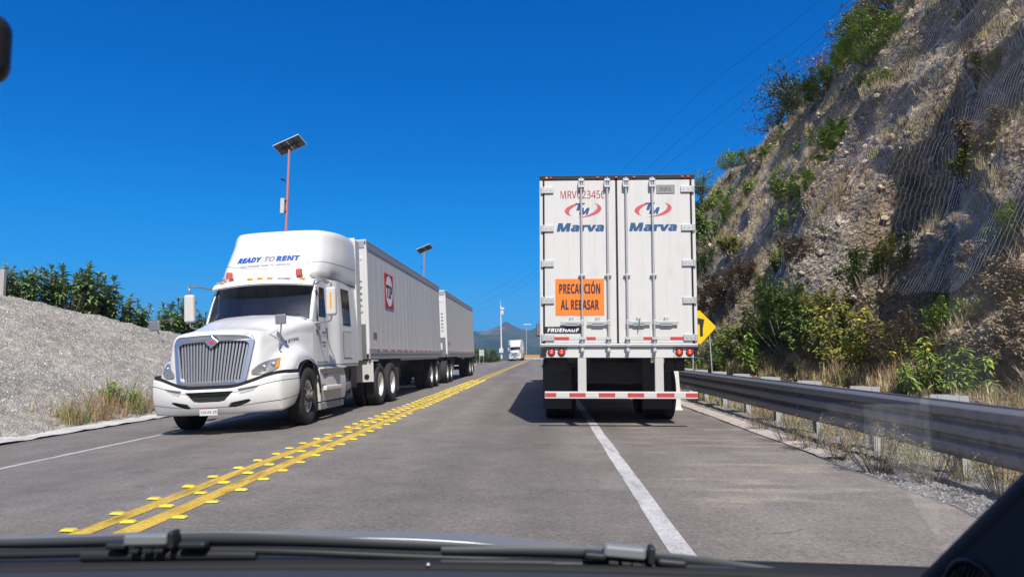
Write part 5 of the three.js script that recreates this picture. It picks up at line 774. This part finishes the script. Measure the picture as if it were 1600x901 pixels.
function grass(name, label, n, seed, geo, put, size, colours, tiltX = 0) {
  const m = new THREE.InstancedMesh(geo, drySide, n), r = rng(seed), o = new THREE.Object3D(), c = new THREE.Color(); o.rotation.order = 'YXZ';
  for (let i = 0; i < n; i++) { const p = put(r); o.position.copy(p); o.rotation.set(0, r() * 6.28, 0); o.scale.setScalar(size(r, p)); o.scale.y *= .7 + .6 * r(); o.updateMatrix(); m.setMatrixAt(i, o.matrix); const k = colours[Math.floor(r() * colours.length)], s = .75 + .5 * r(); m.setColorAt(i, c.setRGB(k[0] * s, k[1] * s, k[2] * s)); }
  m.name = numbered(name); m.castShadow = m.receiveShadow = true; scene.add(m); return tag(m, label, 'grass', null, 'stuff');
}
const straw = [[.56, .45, .25], [.48, .38, .21], [.40, .32, .18], [.60, .50, .31]], mixedGrass = [[.40, .33, .16], [.28, .27, .10], [.20, .22, .07], [.36, .22, .13]], twigGrey = [[.20, .165, .13], [.26, .215, .17], [.15, .12, .10], [.30, .24, .18]];
const tuftA = tuft(1, 22, .5, .35), tuftB = tuft(2, 16, .5, .9), T2 = tuft(3, 26, .6, .25);
const pick = (r, ok) => { for (let k = 0; k < 12; k++) { const p = ok(r); if (p) return p; } return V(0, -3, -30); };
grass('dry_grass', 'straw-coloured dry grass tufts growing all over the rock cut', 19000, 71, tuftA, (r) => pick(r, () => { const d = 9 + 85 * r() ** 1.5, t = r(), g = fbm(d * .22 + 5, t * 5, 3) + .25 * smooth(t, .8, 1) + .1 * smooth(d, 30, 60); return g > .42 ? V(...cutPoint(d, t)) : null; }), (r, p) => (.38 + .5 * r()) * (1 + .006 * -p.z), straw);
grass('dry_brush', 'grey brown dry twigs and creepers hanging on the lower rock cut', 6500, 72, tuftB, (r) => pick(r, () => { const d = 9 + 60 * r() ** 1.4, t = r() ** 1.7 * .85; return fbm(d * .3 + 50, t * 7, 3) > .47 ? V(...cutPoint(d, t)) : null; }), (r, p) => .6 + .8 * r(), twigGrey);
grass('green_growth', 'scattered small green weeds on the ledges of the rock cut', 5200, 73, tuftB, (r) => pick(r, () => { const d = 10 + 75 * r() ** 1.3, t = r(); return fbm(d * .4 + 90, t * 9, 3) > .53 ? V(...cutPoint(d, t)) : null; }), (r, p) => .4 + .5 * r(), [[.17, .22, .04], [.30, .30, .06], [.12, .17, .04], [.26, .27, .08]]);
grass('grass_strip', 'pale dry grass between the guardrail and the foot of the rock cut', 2600, 74, T2, (r) => { const d = 7 + 50 * r() ** 1.4, x = 5.9 + 1.3 * r() + .5 * vnoise(d, 2); return V(x, vergeY(x, d) - .02, -d); }, (r, p) => (.45 + .75 * r()) * (vnoise(-p.z * .35, 7) > .42 ? 1 : .45), straw.concat(mixedGrass));
grass('roadside_grass', 'dry grass and small weeds around the guardrail posts', 260, 75, tuft(5, 12, .26, .6), (r) => { const d = 5 + 17 * r(), x = 4.0 + .5 * r(); return V(x, vergeY(x, d) - .01, -d); }, (r) => .4 + .7 * r(), mixedGrass);
grass('toe_grass', 'sparse dry reddish and green grass at the foot of the left embankment by the gutter', 230, 76, tuft(7, 9, .6, .42), (r) => { const d = 14.6 + 5.6 * r(), s = -.05 + .9 * r() * r() * (.4 + .9 * vnoise(d * 1.1, 4)); return V(...bankPoint(d, s)); }, (r, p) => (.45 + .75 * r()) * smooth(-p.z, 14.2, 15.8), mixedGrass.concat([[.42, .25, .17]]));
// ---------------------------------------------------------------- the car we sit in: bonnet, wipers, dashboard, pillar, mirror, roof
{
  const C = base('car'), part = (n, g, m, to = C) => mesh(n, g, m, to), A = (px, py, d) => at(px, py, d), arr = (v) => v.toArray();
  const paint = phys(.26, .26, .265, .5, { clearcoat: .35, clearcoatRoughness: .25, metalness: .3 }), dash = std(.040, .045, .056, .8, 0, { bumpMap: repeat(grit, 2), bumpScale: .0006 }), trim = std(.05, .053, .06, .75, 0, { bumpMap: repeat(grit, 2), bumpScale: .0005 }), wiperGrey = std(.085, .095, .105, .5), wiperDark = std(.03, .032, .035, .5);
  const xc = -.28, y0 = A(560, 829, 1.5).y, slope = (EYE.y - y0) / 1.5, hoodY = (x, d) => y0 - (x < xc ? .028 : .20) * (x - xc) ** 2 - slope * (d - 1.5) - .16 * (d - 1.5) ** 2;
  part('hood', surf((u, v) => { const x = lerp(-1.12, .50, u), d = lerp(1.22, 2.3, v); return [x, hoodY(x, d), -d]; }, 40, 30), paint);
  part('hood_lip', tube(Array.from({ length: 21 }, (_, i) => { const x = lerp(-1.1, .45, i / 20); return [x, hoodY(x, 1.22), -1.22]; }), .004, 40, 6), M.steel);
  const cowlTop = (px) => A(px, 866 + .000021 * (px - 500) ** 2, .86), dashEdge = (px) => A(px, 884 + .000024 * (px - 450) ** 2, .70);
  part('cowl', surf((u, v) => { const px = lerp(-500, 1500, u), a = cowlTop(px), b = dashEdge(px), x = lerp(-1.12, .50, u); if (v < .3) return arr(V(x, hoodY(x, 1.22) - .012, -1.22).lerp(a, v / .3)); return v < .7 ? arr(a.lerp(V(b.x, b.y - .012, b.z - .05), (v - .3) / .4)) : arr(V(b.x, b.y - .012 - (v - .7) * .1, b.z - .05)); }, 40, 20), M.blackMatte);
  part('dashboard', surf((u, v) => { const px = lerp(-500, 1560, u), b = dashEdge(px); return v < .1 ? [b.x, b.y - .05 * (1 - v / .1), b.z - .006 * (1 - v / .1)] : [b.x * (1 - .15 * (v - .1)), b.y + .012 * Math.sin(PI * (v - .1)) - .25 * smooth(v, .55, 1), b.z + (v - .1) * .62]; }, 40, 24), dash);
  part('dash_screw', new THREE.SphereGeometry(.0028, 8, 6).translate(...arr(A(669, 882.5, .72))), M.chrome);
  // wipers parked along the foot of the windscreen
  const wiper = (pts, boxPx, k) => {
    const P = pts.map(([x, y, d]) => arr(A(x, y, d))), W = part('wiper', surf((u, v) => { const c = new THREE.CatmullRomCurve3(P.map((p) => V(...p))).getPoint(u), t = lerp(-1, 1, v), h = .0075 * (1 - .55 * Math.abs(u - k) * 1.2); return [c.x, c.y + h * t, c.z + .004 * (1 - t * t) + .003 * t]; }, 50, 6), wiperGrey);
    part('wiper_blade', tube(P.map(([x, y, z]) => [x, y - .0105, z + .003]), .0042, 50, 6), wiperDark, W);
    const [x0, x1, ya, yb, d] = boxPx, a = A(x0, ya, d), b = A(x1, yb, d), rot = Math.atan2(b.y - a.y, b.x - a.x), len = a.distanceTo(b), mid = a.clone().add(b).multiplyScalar(.5);
    const put = (g, dx = 0, dy = 0, dz = 0) => g.translate(dx, dy, dz).rotateZ(rot).translate(mid.x, mid.y, mid.z);
    part('connector', [put(bx(len, .0125, .016, 0, .001, .004, .004))], std(.27, .29, .31, .45), W); part('end_cap', [put(bx(.007, .018, .018, len / 2 + .005, .001, .006, .003)), put(bx(.022, .007, .016, -len / 2 - .008, -.005, .004, .003)), put(bx(.03, .008, .016, len / 2 + .026, -.005, .004, .004)), ...[-.25, .05, .3].map((t) => put(bx(.010, .004, .012, len * t, -.010, .006, .001)))], wiperDark, W);
    part('wiper_arm', [bar([a.x - .05, a.y - .018, a.z - .004], [b.x + .09, b.y - .017, b.z - .004], .0075, 8, .005)], wiperDark, W);
    return W;
  };
  wiper([[-120, 851, .80], [40, 849, .80], [200, 845, .80], [330, 842, .80], [470, 845, .80], [640, 852, .81], [800, 858, .82], [905, 864, .82]], [200, 268, 842, 841, .79], .45);
  wiper([[690, 861, .79], [840, 862, .79], [960, 866, .79], [1060, 874, .79], [1160, 886, .80], [1290, 905, .80]], [942, 1008, 858, 864, .78], .45);
  // right pillar foot with the small speaker grille
  const B = A(1440, 917, .66), Tp = A(1680, 683, .47), Q = A(1700, 960, .50), n = Tp.clone().sub(B).cross(Q.clone().sub(B)).normalize(); if (n.z < 0) n.negate();
  const slab = (a, b, c, t) => { const v = [a, b, c].map((p) => p.clone()), w = v.map((p) => p.clone().addScaledVector(n, -t)), pos = [], tri = (...q) => q.forEach((p) => pos.push(p.x, p.y, p.z)); tri(v[0], v[2], v[1]); tri(w[0], w[1], w[2]); for (let i = 0; i < 3; i++) { const j = (i + 1) % 3; tri(v[i], v[j], w[i]); tri(v[j], w[j], w[i]); } const g = new THREE.BufferGeometry(); g.setAttribute('position', new THREE.Float32BufferAttribute(pos, 3)); g.computeVertexNormals(); return g; };
  const pillar = part('pillar_trim', [slab(B, Tp, Q, .02), tube([arr(B.clone().addScaledVector(n, -.008)), arr(B.clone().lerp(Tp, .5).addScaledVector(n, -.008)), arr(Tp.clone().addScaledVector(n, -.008))], .009, 8, 10)], trim);
  const onP = (px, py) => { const r = rayOf(px, py), s = n.dot(B.clone().sub(EYE)) / n.dot(r); return EYE.clone().addScaledVector(r, s).addScaledVector(n, .0015); };
  const gr = part('speaker_grille', tube([[1478, 905], [1492, 882], [1505, 874], [1524, 876], [1548, 896], [1552, 906]].map(([x, y]) => arr(onP(x, y))), .0022, 30, 6), wiperDark, pillar);
  for (let k = 0; k < 7; k++) part('slat', bar(arr(onP(1487 + k * 8.5, 908)), arr(onP(1500 + k * 7.5, 882 + Math.abs(k - 2) * 3)), .0016, 6), M.black, gr);
  // rear-view mirror, its right end just inside the picture
  const m = A(-72, 76, .50); part('rear_view_mirror', bx(.078, .052, .028, m.x, m.y, m.z, .0135), M.black);
  // roof, pillars and body, which keep the sun off the dashboard
  part('roof', [bx(1.5, .04, 2.5, -.37, 1.46, 1.0, .02), bx(1.66, .5, .05, -.37, .78, 2.2), ...[-1.14, .46].map((x) => bx(.05, .62, 2.6, x, .66, .6)), ...[-1.10, .42].map((x) => bx(.06, .5, .12, x, 1.2, .75)), ...[-1.06, .40].map((x) => bx(.06, .55, .5, x, 1.2, 2.0))], paint);
  part('rear_window', [bx(1.55, .5, .02, -.37, 1.24, 2.18), ...[-1.125, .40].map((x) => bx(.02, .5, 1.5, x, 1.22, 1.45))], M.glass);
  part('headliner', bx(1.46, .02, 2.42, -.37, 1.425, 1.0), M.blackMatte);
  for (const x of [-.74, .02]) part('seat', [bx(.50, .70, .16, x, .78, .62, .06), bx(.26, .2, .1, x, 1.24, .66, .04)], M.blackMatte);
  part('floor', [bx(1.6, .06, 2.8, -.37, .36, .7), bx(1.6, .6, .06, -.37, .66, -.62)], M.blackMatte);
  for (const [x, z] of [[-1.05, -1.7], [.32, -1.7], [-1.05, 1.5], [.32, 1.5]]) part('wheel', cylX(.31, .2, x, .31, z, 24), M.rubber);
  part('fender', [...[-1.12, .45].map((x) => bx(.06, .30, 1.3, x, .42, -1.45, .03)), bx(1.6, .34, .08, -.37, .42, -2.30, .04)], paint);
  if (WINDSCREEN) part('windscreen', surf((u, v) => { const a = cowlTop(lerp(-700, 1700, u)), b = V(lerp(-1.0, .42, u), 1.455, -.22); return arr(V(lerp(a.x, b.x, v), lerp(a.y - .02, b.y, v), lerp(a.z - .02, b.z, v) - .05 * Math.sin(PI * v))); }, 16, 10), new THREE.MeshPhysicalMaterial({ color: 0xffffff, roughness: 0, transmission: 1, thickness: 0 }));
  tag(C, 'grey car we sit in, its bonnet, parked wipers and dark dashboard along the bottom edge', 'car');
}
renderer.render(scene, camera);
